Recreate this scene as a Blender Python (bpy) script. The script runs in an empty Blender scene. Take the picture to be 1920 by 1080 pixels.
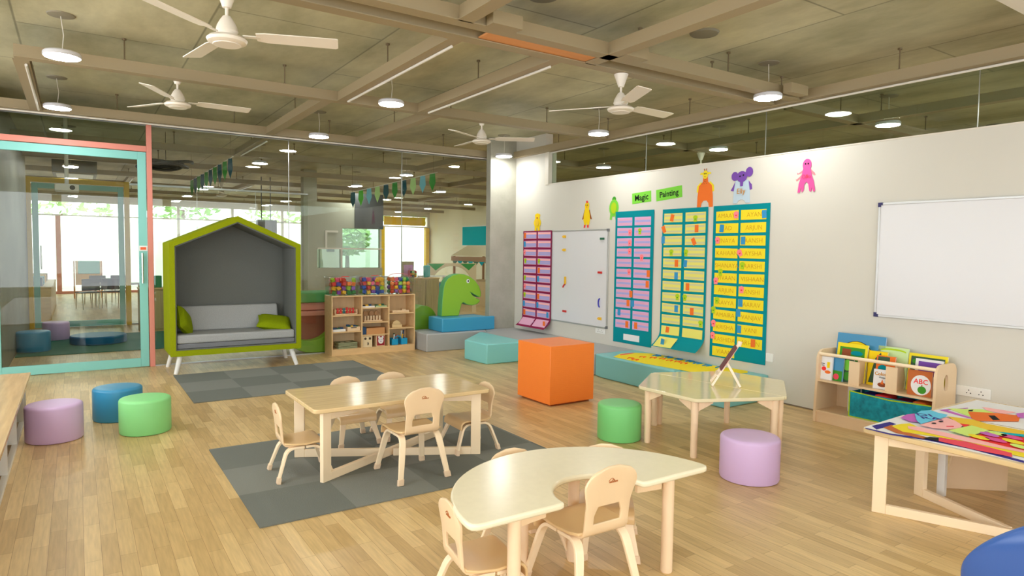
import bpy, math, random
from mathutils import Vector, Matrix
random.seed(7)
C = bpy.context.scene.collection
PI = math.pi
R = math.radians
def lin(c):
    return tuple(((v/255)/12.92 if v/255 <= .04045 else ((v/255+.055)/1.055)**2.4) for v in c)
MATS = {}
def mat(name, c, rough=.5, metal=0, noise=0, scale=8, emit=0, coat=0, spec=.5, bump=0, stretch=(1,1,1), ecol=None):
    if name in MATS: return MATS[name]
    m = bpy.data.materials.new(name); m.use_nodes = True
    nt = m.node_tree; b = nt.nodes['Principled BSDF']
    l = lin(c); b.inputs['Base Color'].default_value = (*l, 1)
    b.inputs['Roughness'].default_value = rough; b.inputs['Metallic'].default_value = metal
    b.inputs['Specular IOR Level'].default_value = spec; b.inputs['Coat Weight'].default_value = coat
    b.inputs['Coat Roughness'].default_value = .08
    if emit:
        b.inputs['Emission Color'].default_value = (*lin(ecol or c), 1); b.inputs['Emission Strength'].default_value = emit
    if noise or bump:
        tc = nt.nodes.new('ShaderNodeTexCoord'); mp = nt.nodes.new('ShaderNodeMapping'); mp.inputs['Scale'].default_value = stretch
        n = nt.nodes.new('ShaderNodeTexNoise'); n.inputs['Scale'].default_value = scale; n.inputs['Detail'].default_value = 5
        nt.links.new(tc.outputs['Object'], mp.inputs[0]); nt.links.new(mp.outputs[0], n.inputs[0])
        if noise:
            r = nt.nodes.new('ShaderNodeValToRGB')
            r.color_ramp.elements[0].position = .3; r.color_ramp.elements[1].position = .7
            r.color_ramp.elements[0].color = (*[v*(1-noise) for v in l], 1)
            r.color_ramp.elements[1].color = (*[min(1, v*(1+noise)) for v in l], 1)
            nt.links.new(n.outputs[0], r.inputs[0]); nt.links.new(r.outputs[0], b.inputs['Base Color'])
        if bump:
            bp = nt.nodes.new('ShaderNodeBump'); bp.inputs['Strength'].default_value = bump; bp.inputs['Distance'].default_value = .005
            nt.links.new(n.outputs[0], bp.inputs['Height']); nt.links.new(bp.outputs[0], b.inputs['Normal'])
    MATS[name] = m; return m
def glass(name, tint, refl=1.0, dark=1.0):
    m = bpy.data.materials.new(name); m.use_nodes = True; nt = m.node_tree; nt.nodes.clear()
    o = nt.nodes.new('ShaderNodeOutputMaterial'); mx = nt.nodes.new('ShaderNodeMixShader')
    t = nt.nodes.new('ShaderNodeBsdfTransparent'); g = nt.nodes.new('ShaderNodeBsdfGlossy')
    lw = nt.nodes.new('ShaderNodeLayerWeight'); lw.inputs['Blend'].default_value = .5; pw = nt.nodes.new('ShaderNodeMath'); pw.operation = 'POWER'; pw.inputs[1].default_value = 5
    f = nt.nodes.new('ShaderNodeMath'); f.operation = 'MULTIPLY_ADD'; f.inputs[1].default_value = .9; f.inputs[2].default_value = .04; nt.links.new(lw.outputs['Facing'], pw.inputs[0]); nt.links.new(pw.outputs[0], f.inputs[0])
    mm = nt.nodes.new('ShaderNodeMath'); mm.operation = 'MULTIPLY'; mm.inputs[1].default_value = refl
    g.inputs['Roughness'].default_value = .01; t.inputs['Color'].default_value = (*[v*dark for v in lin(tint)], 1)
    nt.links.new(f.outputs[0], mm.inputs[0]); nt.links.new(mm.outputs[0], mx.inputs[0])
    nt.links.new(t.outputs[0], mx.inputs[1]); nt.links.new(g.outputs[0], mx.inputs[2]); nt.links.new(mx.outputs[0], o.inputs[0])
    MATS[name] = m; return m

class B:
    """collects shapes, then links them as ONE mesh object"""
    def __init__(s): s.v = []; s.f = []; s.m = []
    def add(s, vs, fs, m=0, T=None):
        k = len(s.v)
        s.v += [tuple(T @ Vector(p)) if T else tuple(p) for p in vs]
        s.f += [tuple(k+i for i in f) for f in fs]; s.m += [m]*len(fs); return s
    def box(s, x0, x1, y0, y1, z0, z1, m=0, T=None):
        x0, x1 = min(x0,x1), max(x0,x1); y0, y1 = min(y0,y1), max(y0,y1); z0, z1 = min(z0,z1), max(z0,z1)
        return s.add([(x0,y0,z0),(x1,y0,z0),(x1,y1,z0),(x0,y1,z0),(x0,y0,z1),(x1,y0,z1),(x1,y1,z1),(x0,y1,z1)],
              [(3,2,1,0),(4,5,6,7),(0,1,5,4),(1,2,6,5),(2,3,7,6),(3,0,4,7)], m, T)
    def extr(s, pts, d, m=0, T=None):
        """polygon of 3D points extruded by vector d"""
        n = len(pts); P = [Vector(p) for p in pts]; d = Vector(d)
        nrm = Vector((0,0,0))
        for i in range(n): nrm += P[i].cross(P[(i+1) % n])
        if nrm.dot(d) > 0: P.reverse()
        return s.add(P+[p+d for p in P], [tuple(range(n)), tuple(range(2*n-1, n-1, -1))]+[(j, i, n+i, n+j) for i in range(n) for j in [(i+1) % n]], m, T)
    def cyl(s, p0, p1, r0, r1=None, n=16, m=0, T=None, caps=True):
        r1 = r0 if r1 is None else r1
        p0 = Vector(p0); p1 = Vector(p1); d = (p1-p0).normalized()
        a = d.orthogonal().normalized(); b = d.cross(a)
        vs = [p+(a*math.cos(2*PI*i/n)+b*math.sin(2*PI*i/n))*r for p, r in ((p0,r0),(p1,r1)) for i in range(n)]
        fs = [(i, (i+1) % n, n+(i+1) % n, n+i) for i in range(n)]
        if caps: fs += [tuple(range(n-1,-1,-1)), tuple(range(n, 2*n))]
        return s.add(vs, fs, m, T)
    def lathe(s, prof, c=(0,0,0), n=24, m=0, T=None):
        c = Vector(c); vs = []; fs = []
        for r, z in prof:
            for i in range(n): vs.append(c+Vector((r*math.cos(2*PI*i/n), r*math.sin(2*PI*i/n), z)))
        for k in range(len(prof)-1):
            for i in range(n):
                j = (i+1) % n; fs.append((k*n+i, k*n+j, (k+1)*n+j, (k+1)*n+i))
        fs.append(tuple(range(n-1,-1,-1))); fs.append(tuple(range((len(prof)-1)*n, len(prof)*n)))
        return s.add(vs, fs, m, T)
    def tube(s, path, r, n=8, m=0, T=None):
        P = [Vector(p) for p in path]; vs = []; fs = []; a = None
        for k, p in enumerate(P):
            d = (P[min(k+1,len(P)-1)]-P[max(k-1,0)]).normalized()
            a = d.orthogonal().normalized() if a is None else (a-d*a.dot(d)).normalized()
            b = d.cross(a); rr = r[k] if isinstance(r, (list,tuple)) else r
            vs += [p+(a*math.cos(2*PI*i/n)+b*math.sin(2*PI*i/n))*rr for i in range(n)]
        for k in range(len(P)-1):
            for i in range(n):
                j = (i+1) % n; fs.append((k*n+i, k*n+j, (k+1)*n+j, (k+1)*n+i))
        fs.append(tuple(range(n-1,-1,-1))); fs.append(tuple(range((len(P)-1)*n, len(P)*n)))
        return s.add(vs, fs, m, T)
    def strip(s, path, wdir, w, t, m=0, T=None):
        """flat strip of width w (along wdir) and thickness t bent along a path"""
        P = [Vector(p) for p in path]; W = Vector(wdir).normalized(); vs = []; fs = []
        for k, p in enumerate(P):
            d = (P[min(k+1,len(P)-1)]-P[max(k-1,0)]).normalized(); nn = d.cross(W).normalized()
            ww = w[k] if isinstance(w, (list,tuple)) else w
            vs += [p+W*ww/2+nn*t/2, p-W*ww/2+nn*t/2, p-W*ww/2-nn*t/2, p+W*ww/2-nn*t/2]
        for k in range(len(P)-1):
            for i in range(4):
                j = (i+1) % 4; fs.append((k*4+i, (k+1)*4+i, (k+1)*4+j, k*4+j))
        fs += [(0,1,2,3), tuple(len(vs)-1-i for i in range(4))]
        return s.add(vs, fs, m, T)
    def ball(s, c, r, m=0, T=None, n=12, sc=(1,1,1)):
        prof = [(max(1e-4, math.sin(PI*k/(n//2))), -math.cos(PI*k/(n//2))) for k in range(n//2+1)]
        M = Matrix.Translation(c) @ Matrix.Diagonal((r*sc[0], r*sc[1], r*sc[2], 1))
        return s.lathe(prof, (0,0,0), n, m, (T @ M) if T else M)
    def build(s, name, mats, parent=None, bevel=0, smooth=None, kind=None, seg=2):
        me = bpy.data.meshes.new(name); me.from_pydata(s.v, [], s.f)
        if not isinstance(mats, (list,tuple)): mats = [mats]
        for q in mats: me.materials.append(q)
        me.polygons.foreach_set('material_index', s.m); me.update()
        o = bpy.data.objects.new(name, me); C.objects.link(o)
        if smooth is None: smooth = True
        if smooth:
            me.polygons.foreach_set('use_smooth', [True]*len(me.polygons)); me.set_sharp_from_angle(angle=R(38))
        if bevel:
            md = o.modifiers.new('soft edges', 'BEVEL'); md.width = bevel; md.segments = seg; md.limit_method = 'ANGLE'; md.angle_limit = R(40)
            md.harden_normals = False
        if parent is not None: o.parent = parent
        if kind: o['kind'] = kind
        return o
def empty(name, loc=(0,0,0), rz=0, rx=0, ry=0):
    o = bpy.data.objects.new(name, None); C.objects.link(o); o.location = loc; o.rotation_euler = (rx, ry, rz); o.empty_display_size = .1
    return o
def tag(o, label, cat, group=None):
    o['label'] = label; o['category'] = cat
    if group: o['group'] = group
    return o
def thing(name, label, cat, loc=(0,0,0), rz=0, group=None, **k):
    return tag(empty(name, loc, rz, **k), label, cat, group)
def dup(root, loc=None, rz=None, label=None, group=None):
    kids = [o for o in root.children]
    def cp(o, par):
        c = o.copy(); C.objects.link(c)
        if par is not None: c.parent = par
        for ch in list(o.children): cp(ch, c)
        return c
    r = cp(root, None)
    if loc is not None: r.location = loc
    if rz is not None: r.rotation_euler = (root.rotation_euler[0], root.rotation_euler[1], rz)
    if label: r['label'] = label
    if group: r['group'] = group
    return r
def plate_data(outlines, th, res=8):
    """filled 2D outlines (with holes) as a thin solid: returns verts, faces; z from 0 to th"""
    cu = bpy.data.curves.new('tmp', 'CURVE'); cu.dimensions = '2D'; cu.fill_mode = 'BOTH'; cu.extrude = th/2
    for pl in outlines:
        sp = cu.splines.new('POLY'); sp.points.add(len(pl)-1); sp.use_cyclic_u = True
        for i, p in enumerate(pl): sp.points[i].co = (p[0], p[1], 0, 1)
    return curve_data(cu, th/2)
def curve_data(cu, dz=0):
    o = bpy.data.objects.new('tmp', cu); C.objects.link(o)
    me = o.to_mesh(); vs = [(v.co.x, v.co.y, v.co.z+dz) for v in me.vertices]; fs = [tuple(p.vertices) for p in me.polygons]
    o.to_mesh_clear(); C.objects.unlink(o); bpy.data.objects.remove(o); bpy.data.curves.remove(cu)
    return vs, fs
def text_data(s, size, th=.0006, bold=0, align='CENTER', shear=0):
    cu = bpy.data.curves.new('tmp', 'FONT'); cu.body = s; cu.size = size; cu.extrude = th/2; cu.align_x = align; cu.align_y = 'CENTER'
    cu.offset = bold; cu.resolution_u = 2; cu.shear = shear
    return curve_data(cu, th/2)
def ell(cx, cy, rx, ry, n=20, a0=0, a1=360):
    return [(cx+rx*math.cos(R(a0+(a1-a0)*i/(n if a1-a0 == 360 else n-1))), cy+ry*math.sin(R(a0+(a1-a0)*i/(n if a1-a0 == 360 else n-1)))) for i in range(n)]
def rrect(x0, x1, y0, y1, r, n=5):
    out = []
    for cx, cy, a in ((x1-r,y1-r,0),(x0+r,y1-r,90),(x0+r,y0+r,180),(x1-r,y0+r,270)):
        out += [(cx+r*math.cos(R(a+90*i/n)), cy+r*math.sin(R(a+90*i/n))) for i in range(n+1)]
    return out
def arc3(p0, p1, p2, n=6):
    """quadratic bend through three points"""
    p0, p1, p2 = map(Vector, (p0,p1,p2))
    return [p0*(1-t)**2+p1*2*t*(1-t)+p2*t*t for t in [i/n for i in range(n+1)]]

# ------------------------------------------------------------------ materials
def wood_floor():
    m = bpy.data.materials.new('strip wood floor'); m.use_nodes = True; nt = m.node_tree; b = nt.nodes['Principled BSDF']
    tc = nt.nodes.new('ShaderNodeTexCoord'); mp = nt.nodes.new('ShaderNodeMapping'); mp.inputs['Rotation'].default_value = (0,0,R(90))
    br = nt.nodes.new('ShaderNodeTexBrick'); br.offset = .37; br.offset_frequency = 2; br.squash = 1
    br.inputs['Scale'].default_value = 1; br.inputs['Brick Width'].default_value = .46; br.inputs['Row Height'].default_value = .068
    br.inputs['Mortar Size'].default_value = .0009; br.inputs['Mortar Smooth'].default_value = .3; br.inputs['Bias'].default_value = 0
    br.inputs['Color1'].default_value = (*lin((220,190,136)),1); br.inputs['Color2'].default_value = (*lin((190,158,106)),1); br.inputs['Mortar'].default_value = (*lin((146,112,72)),1)
    n = nt.nodes.new('ShaderNodeTexNoise'); mp2 = nt.nodes.new('ShaderNodeMapping'); mp2.inputs['Scale'].default_value = (28,2.2,1); n.inputs['Scale'].default_value = 2.5; n.inputs['Detail'].default_value = 6
    mr = nt.nodes.new('ShaderNodeMapRange'); mr.inputs[1].default_value = .3; mr.inputs[2].default_value = .7; mr.inputs[3].default_value = .86; mr.inputs[4].default_value = 1.1
    mul = nt.nodes.new('ShaderNodeVectorMath'); mul.operation = 'SCALE'
    L = nt.links.new
    L(tc.outputs['Object'], mp.inputs[0]); L(mp.outputs[0], br.inputs[0]); L(tc.outputs['Object'], mp2.inputs[0]); L(mp2.outputs[0], n.inputs[0])
    L(n.outputs[0], mr.inputs[0]); L(br.outputs[0], mul.inputs[0]); L(mr.outputs[0], mul.inputs['Scale']); L(mul.outputs[0], b.inputs['Base Color'])
    b.inputs['Roughness'].default_value = .33; b.inputs['Specular IOR Level'].default_value = .45
    return m
def concrete(name, c1, c2, joints=True):
    m = bpy.data.materials.new(name); m.use_nodes = True; nt = m.node_tree; b = nt.nodes['Principled BSDF']; L = nt.links.new
    tc = nt.nodes.new('ShaderNodeTexCoord'); n = nt.nodes.new('ShaderNodeTexNoise'); n.inputs['Scale'].default_value = 1.3; n.inputs['Detail'].default_value = 9; n.inputs['Roughness'].default_value = .65
    mp0 = nt.nodes.new('ShaderNodeMapping'); mp0.inputs['Scale'].default_value = (1,.45,1)
    r = nt.nodes.new('ShaderNodeValToRGB'); r.color_ramp.elements[0].position = .34; r.color_ramp.elements[1].position = .66
    r.color_ramp.elements[0].color = (*lin(c1),1); r.color_ramp.elements[1].color = (*lin(c2),1)
    L(tc.outputs['Object'], mp0.inputs[0]); L(mp0.outputs[0], n.inputs[0]); L(n.outputs[0], r.inputs[0])
    if joints:
        mp = nt.nodes.new('ShaderNodeMapping'); mp.inputs['Rotation'].default_value = (0,0,R(90)); mp.inputs['Location'].default_value = (.2,.35,0)
        br = nt.nodes.new('ShaderNodeTexBrick'); br.offset = .5; br.inputs['Scale'].default_value = 1; br.inputs['Brick Width'].default_value = 2.4; br.inputs['Row Height'].default_value = 1.2
        br.inputs['Mortar Size'].default_value = .012; br.inputs['Mortar Smooth'].default_value = .8
        br.inputs['Color1'].default_value = (1.04,1.03,1.0,1); br.inputs['Color2'].default_value = (.88,.89,.87,1); br.inputs['Mortar'].default_value = (.5,.5,.48,1)
        mx = nt.nodes.new('ShaderNodeMix'); mx.data_type = 'RGBA'; mx.blend_type = 'MULTIPLY'; mx.inputs[0].default_value = 1
        L(tc.outputs['Object'], mp.inputs[0]); L(mp.outputs[0], br.inputs[0]); L(r.outputs[0], mx.inputs[6]); L(br.outputs[0], mx.inputs[7]); L(mx.outputs[2], b.inputs['Base Color'])
    else: L(r.outputs[0], b.inputs['Base Color'])
    b.inputs['Roughness'].default_value = .55; b.inputs['Specular IOR Level'].default_value = .4
    return m
def tiles_mat(name, c1, c2, ox, oy, sz=.5):
    m = bpy.data.materials.new(name); m.use_nodes = True; nt = m.node_tree; b = nt.nodes['Principled BSDF']; L = nt.links.new
    tc = nt.nodes.new('ShaderNodeTexCoord'); mp = nt.nodes.new('ShaderNodeMapping'); mp.inputs['Location'].default_value = (-ox/sz, -oy/sz, .5); mp.inputs['Scale'].default_value = (1/sz,1/sz,0)
    ch = nt.nodes.new('ShaderNodeTexChecker'); ch.inputs['Scale'].default_value = 1; ch.inputs['Color1'].default_value = (*lin(c1),1); ch.inputs['Color2'].default_value = (*lin(c2),1)
    n = nt.nodes.new('ShaderNodeTexNoise'); n.inputs['Scale'].default_value = 220; bp = nt.nodes.new('ShaderNodeBump'); bp.inputs['Strength'].default_value = .5; bp.inputs['Distance'].default_value = .004
    L(tc.outputs['Object'], mp.inputs[0]); L(mp.outputs[0], ch.inputs[0]); L(ch.outputs[0], b.inputs['Base Color']); L(tc.outputs['Object'], n.inputs[0]); L(n.outputs[0], bp.inputs['Height']); L(bp.outputs[0], b.inputs['Normal'])
    b.inputs['Roughness'].default_value = .9; b.inputs['Specular IOR Level'].default_value = .2
    return m
FLOOR = wood_floor()
CEIL = concrete('formwork concrete', (156,153,124), (210,207,178))
COLM = concrete('column concrete', (158,156,142), (186,184,172), False)
CORR = concrete('corridor concrete', (112,112,104), (138,138,128), False)
WALL = mat('white wall paint', (214,211,202), .6, noise=.015, scale=2)
TRIM = mat('cream frame paint', (222,216,204), .45)
BEAM = mat('beige channel paint', (160,144,114), .5)
COND = mat('white conduit', (226,222,214), .35)
ROD = mat('hanger rod steel', (120,105,80), .5, .3)
TEALF = mat('teal door paint', (134,205,200), .4)
PINK = mat('pink frame paint', (222,140,126), .45)
YEL = mat('yellow frame paint', (228,190,50), .45)
WHITE = mat('white plastic', (235,235,232), .4)
FANW = mat('ivory fan enamel', (232,224,212), .35)
STEEL = mat('brushed steel', (190,190,190), .3, .9)
CHROME = mat('chrome', (215,215,215), .15, 1)
LAMP = mat('lamp diffuser', (255,255,255), .5, emit=85, ecol=(252,252,247))
BLACK = mat('black rubber', (28,28,30), .5)
DARK = mat('dark grey', (70,72,74), .6)
PLY = mat('birch plywood', (232,204,166), .35, noise=.04, scale=3, stretch=(1,1,.15))
PLYE = mat('light plywood edge', (248,226,192), .4)
CAP = mat('tan rubber foot', (232,204,172), .6)
PLYS = mat('golden plywood seat', (224,190,140), .28, noise=.05, scale=3, stretch=(1,1,.15))
MAPLE2 = mat('glossy maple laminate', (226,214,176), .09, noise=.02, scale=30)
TOPW = mat('planked table top', (222,194,146), .16, noise=.1, scale=5, stretch=(.5,9,1))
MAPLE = mat('pale maple laminate', (236,226,198), .2, noise=.02, scale=30)
LEGW = mat('beech turned leg', (240,212,178), .4, noise=.05, scale=3, stretch=(6,6,.6))
PINE = mat('pine shelf board', (224,190,140), .45, noise=.07, scale=4, stretch=(1,5,5))
PINEB = mat('pine shelf back', (222,196,152), .5, noise=.05, scale=5, stretch=(6,6,.5))
GREENF = mat('olive green felt', (146,158,20), .95, noise=.06, scale=90, bump=.4, spec=.1)
GREYF = mat('charcoal felt lining', (112,115,111), .95, noise=.06, scale=120, bump=.4, spec=.1)
CUSH = mat('light grey cushion fabric', (168,170,170), .95, noise=.08, scale=150, bump=.4, spec=.1)
PILL = mat('lime pillow fabric', (132,150,12), .9, noise=.06, scale=90, bump=.4, spec=.1)
LILAC = mat('lilac vinyl', (208,178,222), .4)
BLUEV = mat('blue vinyl', (52,140,184), .35)
GRNV = mat('mint green vinyl', (138,218,140), .42)
GRNV2 = mat('grass green vinyl', (122,208,126), .38)
ORANGE = mat('orange block panel', (255,138,52), .4)
TEALV = mat('aqua vinyl', (132,208,208), .45)
GREYV = mat('grey vinyl', (172,174,174), .5)
BLUEB = mat('bright blue vinyl', (58,158,200), .4)
DINO = mat('lime green vinyl', (142,192,48), .5)
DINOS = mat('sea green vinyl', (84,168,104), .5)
CARD = {k: mat('paper '+k, c, .8, spec=.15) for k, c in dict(teal=(0,140,152), cyan=(0,176,196), maroon=(140,34,76), lilac=(214,176,222), pinklilac=(226,170,200), paleyellow=(232,226,120),
    grid=(208,208,160), yellow=(244,222,52), gold=(246,212,30), orange=(240,120,50), blue=(62,150,205), red=(240,60,60), pink=(255,140,150), lime=(176,208,40), green=(124,206,70), white=(236,236,238),
    black=(30,30,32), ink=(204,140,40), purple=(120,78,170), sky=(190,210,226), hotpink=(226,88,158), darkgreen=(70,150,50), bark=(150,80,50), skin=(255,190,190), ochre=(240,200,60), navy=(58,50,140),
    brown=(196,110,60), violet=(180,90,190), cyanlt=(110,205,240), palelime=(214,240,130), rose=(236,80,100), grape=(200,110,200), palegreen=(206,232,170)).items()}
CLEAR = glass('clear partition glass', (249,252,249), .9, .99)
SIDEGL = glass('green edged glass', (232,240,230), 1.0, .95)
BIN = glass('clear plastic bin', (250,251,251), 1.3, .985)
# ------------------------------------------------------------------ the setting
def struct(name, bx, m, bevel=0, parent=None):
    b = B()
    for q in bx: b.box(*q)
    return b.build(name, m, parent, bevel, kind=None if parent else 'structure')
XW = 5.52; YG = 8.72; ZC = 3.06; YE = 23.2
struct('floor', [(-3,14.1,-3,YE+.1,-.12,0)], FLOOR)
struct('ceiling', [(-3.1,14.1,-3.1,YE+.2,ZC,ZC+.15)], CEIL)
struct('wall_right', [(XW,XW+.12,-3,7.5,0,2.34),(XW,XW+.12,7.5,8.74,0,ZC)], WALL)
struct('baseboard_right', [(XW-.008,XW,-3,3.8,.0,.012)], mat('dark skirting line', (120,104,84), .6))
struct('trim_1', [(XW-.012,XW+.13,7.42,7.5,2.34,2.8),(XW-.004,XW+.125,-3,7.42,2.34,2.352)], TRIM)
struct('pillar', [(5.07,XW,8.24,8.36,0,ZC)], COLM, .004)
def window(n, frames, panes, fm, gm=None, m0=CLEAR):
    o = struct('window_%d' % n, frames, fm); 
    for q in panes: struct('pane', [q], gm or m0, parent=o)
    return o
# clear glazing above the right wall, and the glass partition at the back of the room
window(1, [(XW+.053,XW+.065,y-.0015,y+.0015,2.352,2.8) for y in (5.6,4.0,2.2,.4)], [(XW+.055,XW+.063,a,b,2.352,2.8) for a, b in ((5.604,7.42),(4.004,5.596),(2.204,3.996),(.404,2.196),(-3,.396))], STEEL, SIDEGL)
window(2, [(x-.003,x+.003,YG-.008,YG+.012,.0,2.8) for x in (2.3,3.88)]+[(.745,XW,YG-.02,YG+.02,0,.012),(.745,XW,YG-.02,YG+.02,2.79,2.82)], [(a,b,YG-.004,YG+.004,.012,2.79) for a, b in ((.745,2.297),(2.303,3.877),(3.883,XW))], STEEL)
# pink frame around the teal glazed door
fr = struct('trim_2', [(.69,.745,8.67,8.75,0,2.8),(-.83,-.775,8.67,8.75,0,2.8),(-.775,.69,8.67,8.75,2.49,2.555)], PINK, .004)
window(3, [(-.775,.69,8.695,8.725,2.79,2.82)], [(-.775,.69,8.706,8.714,2.555,2.79)], STEEL, SIDEGL)
window(4, [(-3,-.83,8.69,8.73,0,.02),(-3,-.83,8.69,8.73,2.79,2.82)], [(-3,-.83,8.706,8.714,.02,2.79)], STEEL)
def door(n, x0, x1, y, z1, st, fm, z0=.006, bot=.1, gl=None):
    d = struct('door_%d' % n, [(x0,x0+st,y-.02,y+.02,z0,z1),(x1-st,x1,y-.02,y+.02,z0,z1),(x0+st,x1-st,y-.02,y+.02,z1-st*1.05,z1),(x0+st,x1-st,y-.02,y+.02,z0,z0+bot)], fm, .003)
    struct('pane', [(x0+st,x1-st,y-.004,y+.004,z0+bot,z1-st*1.05)], gl or CLEAR, parent=d)
    return d
d1 = door(1, -.77, .683, 8.70, 2.484, .085, TEALF)
b = B(); b.cyl((.628,8.645,.98),(.628,8.645,1.33),.011,n=12)
for z in (1.03,1.28): b.cyl((.628,8.645,z),(.628,8.69,z),.006,n=8)
b.build('door_handle', CHROME, d1)
b = B(); b.box(.6,.682,8.676,8.6795,1.352,1.412,0); b.box(.612,.67,8.674,8.676,1.366,1.396,1); b.build('door_sticker', [CARD['white'], mat('orange label', (240,100,50), .5)], d1)
# second glass partition, its yellow framed teal door and the concrete wall of the lobby
struct('wall_lobby', [(-.82,-.68,8.76,13.5,0,ZC)], CORR)
struct('trim_3', [(-.7,-.62,13.54,13.66,0,2.54),(.72,.80,13.54,13.66,0,2.54),(-.62,.72,13.54,13.66,2.46,2.54)], YEL, .004)
d2 = door(2, -.61, .71, 13.6, 2.45, .085, TEALF)
b = B(); b.cyl((-.5,13.56,1.0),(-.5,13.56,1.4),.011,n=10); b.build('door_handle', CHROME, d2)
window(5, [(.80,3.97,13.58,13.62,0,.02),(.80,3.97,13.58,13.62,2.5,2.53)]+[(x-.003,x+.003,13.59,13.61,0,2.5) for x in (1.9,2.95)], [(a,b,13.596,13.604,.02,2.5) for a, b in ((.80,1.897),(1.903,2.947),(2.953,3.97))], STEEL)
GREEN_GL = glass('green tinted glass', (222,240,228), 1.2, .97)
# wall with a glazed opening in the middle distance
PW = mat('warm grey partition paint', (176,176,158), .7, noise=.03, scale=1.5)
struct('wall_middle', [(3.97,4.25,13.9,14.1,0,ZC),(4.25,5.72,13.9,14.1,1.86,2.4),(4.25,4.8,13.9,14.1,1.43,1.86),(4.25,5.72,13.9,14.1,0,1.0)], PW)
struct('trim_4', [(4.25,5.72,13.86,14.12,1.40,1.43),(4.42,4.46,13.88,13.9,1.43,1.8),(4.46,4.7,13.88,13.9,1.76,1.8)], TRIM)
struct('wall_panel', [(5.07,5.72,13.85,13.89,1.86,2.62)], DARK)
window(6, [(4.78,4.82,13.95,14.05,1.0,1.86),(5.68,5.72,13.95,14.05,1.0,1.86)], [(4.82,5.68,13.99,14.0,1.43,1.86),(4.25,5.68,13.99,14.0,1.0,1.4)], TRIM, GREEN_GL)
# outer walls
FW = TRIM
struct('wall_back', [(-3,11.6,YE,YE+.15,2.68,ZC),(11.4,14.1,YE,YE+.15,0,2.68),(-3,-1.6,YE,YE+.15,0,2.68),(6.6,8.3,YE,YE+.15,2.3,2.68)], WALL)
xs = [-1.6,-.44,1.1,2.7,4.3,5.9,7.5,9.5,11.4]
window(7, [(x-.04,x+.04,YE-.03,YE+.06,0,2.68) for x in xs if x not in (-.44,9.5,11.4)]+[(-1.6,11.4,YE-.03,YE+.06,2.27,2.31)], [(a+.04,b-.04,YE+.01,YE+.02,0.04,2.27) for a, b in zip(xs, xs[1:])], FW)
struct('trim_5', [(-.5,-.38,YE-.05,YE+.08,0,2.27),(-1.56,-.5,YE-.05,YE+.08,0,.07),(-.38,9.4,YE-.05,YE+.08,0,.07)], PINK)
struct('trim_6', [(9.44,9.6,YE-.1,YE+.08,0,2.27),(11.3,11.44,YE-.1,YE+.08,0,2.27),(9.6,11.3,YE-.04,YE+.02,2.34,2.66)], YEL)
struct('wall_side', [(11.5,11.64,13.0,YE,0,ZC)], mat('cream wall paint', (232,228,206), .6))
struct('wall_far', [(14.0,14.1,-3,YE,0,ZC)], WALL)
# the sides behind the viewer: low sill walls with tall window openings to the sky
struct('wall_left', [(-3.1,-3,-3,YE,0,.35),(-3.1,-3,-3,YE,2.72,ZC),(-3.1,-3,8.2,YE,.35,2.72)]+[(-3.1,-3,y-.1,y+.1,.35,2.72) for y in (-2.9,-.2,2.4,5.0,7.4,8.1)], WALL)
struct('wall_front', [(-3,14,-3.1,-3,0,.35),(-3,14,-3.1,-3,2.72,ZC)]+[(x-.1,x+.1,-3.1,-3,.35,2.72) for x in (-2.9,-.4,2.1,4.6,7.1,9.6,12,13.9)], WALL)
# outside
struct('ground', [(-14,26,YE+.15,48,-.3,-.06)], mat('pale paving', (206,202,194), .8, noise=.05))
struct('wall_compound', [(-12,24,27,27.2,-.06,2.42)], mat('white rendered wall', (240,240,238), .8))
# ------------------------------------------------------------------ suspended channels
GRP = 'beige steel channels hung below the concrete ceiling'
def channel(axis, pos, a, b, label, rods=(), side=-1, conduit=False, z=2.79, group=GRP):
    """C section, open towards `side`; pos is the edge coordinate of the web"""
    w, h, t = .09, .092, .007
    o = thing('ceiling_channel', label, 'ceiling channel', (0,0,0), group=group)
    lo = pos if side > 0 else pos-w
    prof = [(-.012,0),(w,0),(w,t+.012),(w-t,t+.012),(w-t,t),(t,t),(t,h-t),(w-t,h-t),(w-t,h-t-.012),(w,h-t-.012),(w,h),(0,h),(0,t),(-.012,t)]
    pts = [(lo+u, z+v) for u, v in prof]
    bb = B()
    if axis == 'x': bb.extr([(a, p, q) for p, q in pts], (b-a,0,0))
    else: bb.extr([(p, a, q) for p, q in pts], (0,b-a,0))
    bb.build('channel_section', BEAM, o, smooth=False)
    c = pos+(.045 if side > 0 else -.045)
    for s in rods:
        r = B(); p = (s, c) if axis == 'x' else (c, s)
        r.cyl((*p,z+h-.002),(*p,ZC-.004),.0055,n=8); r.cyl((*p,ZC-.014),(*p,ZC-.001),.016,n=10); r.cyl((*p,z+h-.002),(*p,z+h+.014),.012,n=6)
        r.build('hanger_rod', ROD, o)
    if conduit:
        r = B(); q = c+.02
        P = [(a+.1,q,z-.012),(b-.1,q,z-.012)] if axis == 'x' else [(q,a+.1,z-.012),(q,b-.1,z-.012)]
        r.tube(P, .010, 8); r.build('conduit', COND, o)
    return o
channel('x', 3.90, -3, 5.42, 'longest beige channel crossing the room in front of the nearest ceiling fans', (-.6,.5,1.6,3.66,4.6))
channel('x', 3.56, -3, 5.42, 'beige channel running just this side of the longest one, past the plywood strip', (-.4,.9,3.5,4.5), side=1)
channel('x', 6.22, -.36, 5.42, 'beige channel crossing between the near and far pairs of fans', (.35,1.6,3.3,4.55))
channel('x', 8.50, -3, 5.42, 'beige channel along the head of the back glass partition', (.4,1.6,2.75,4.4), conduit=True)
channel('y', 2.165, 3.9, 6.13, 'left of the two short channels between the plywood strip and the middle channel', (5.05,), conduit=True)
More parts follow.
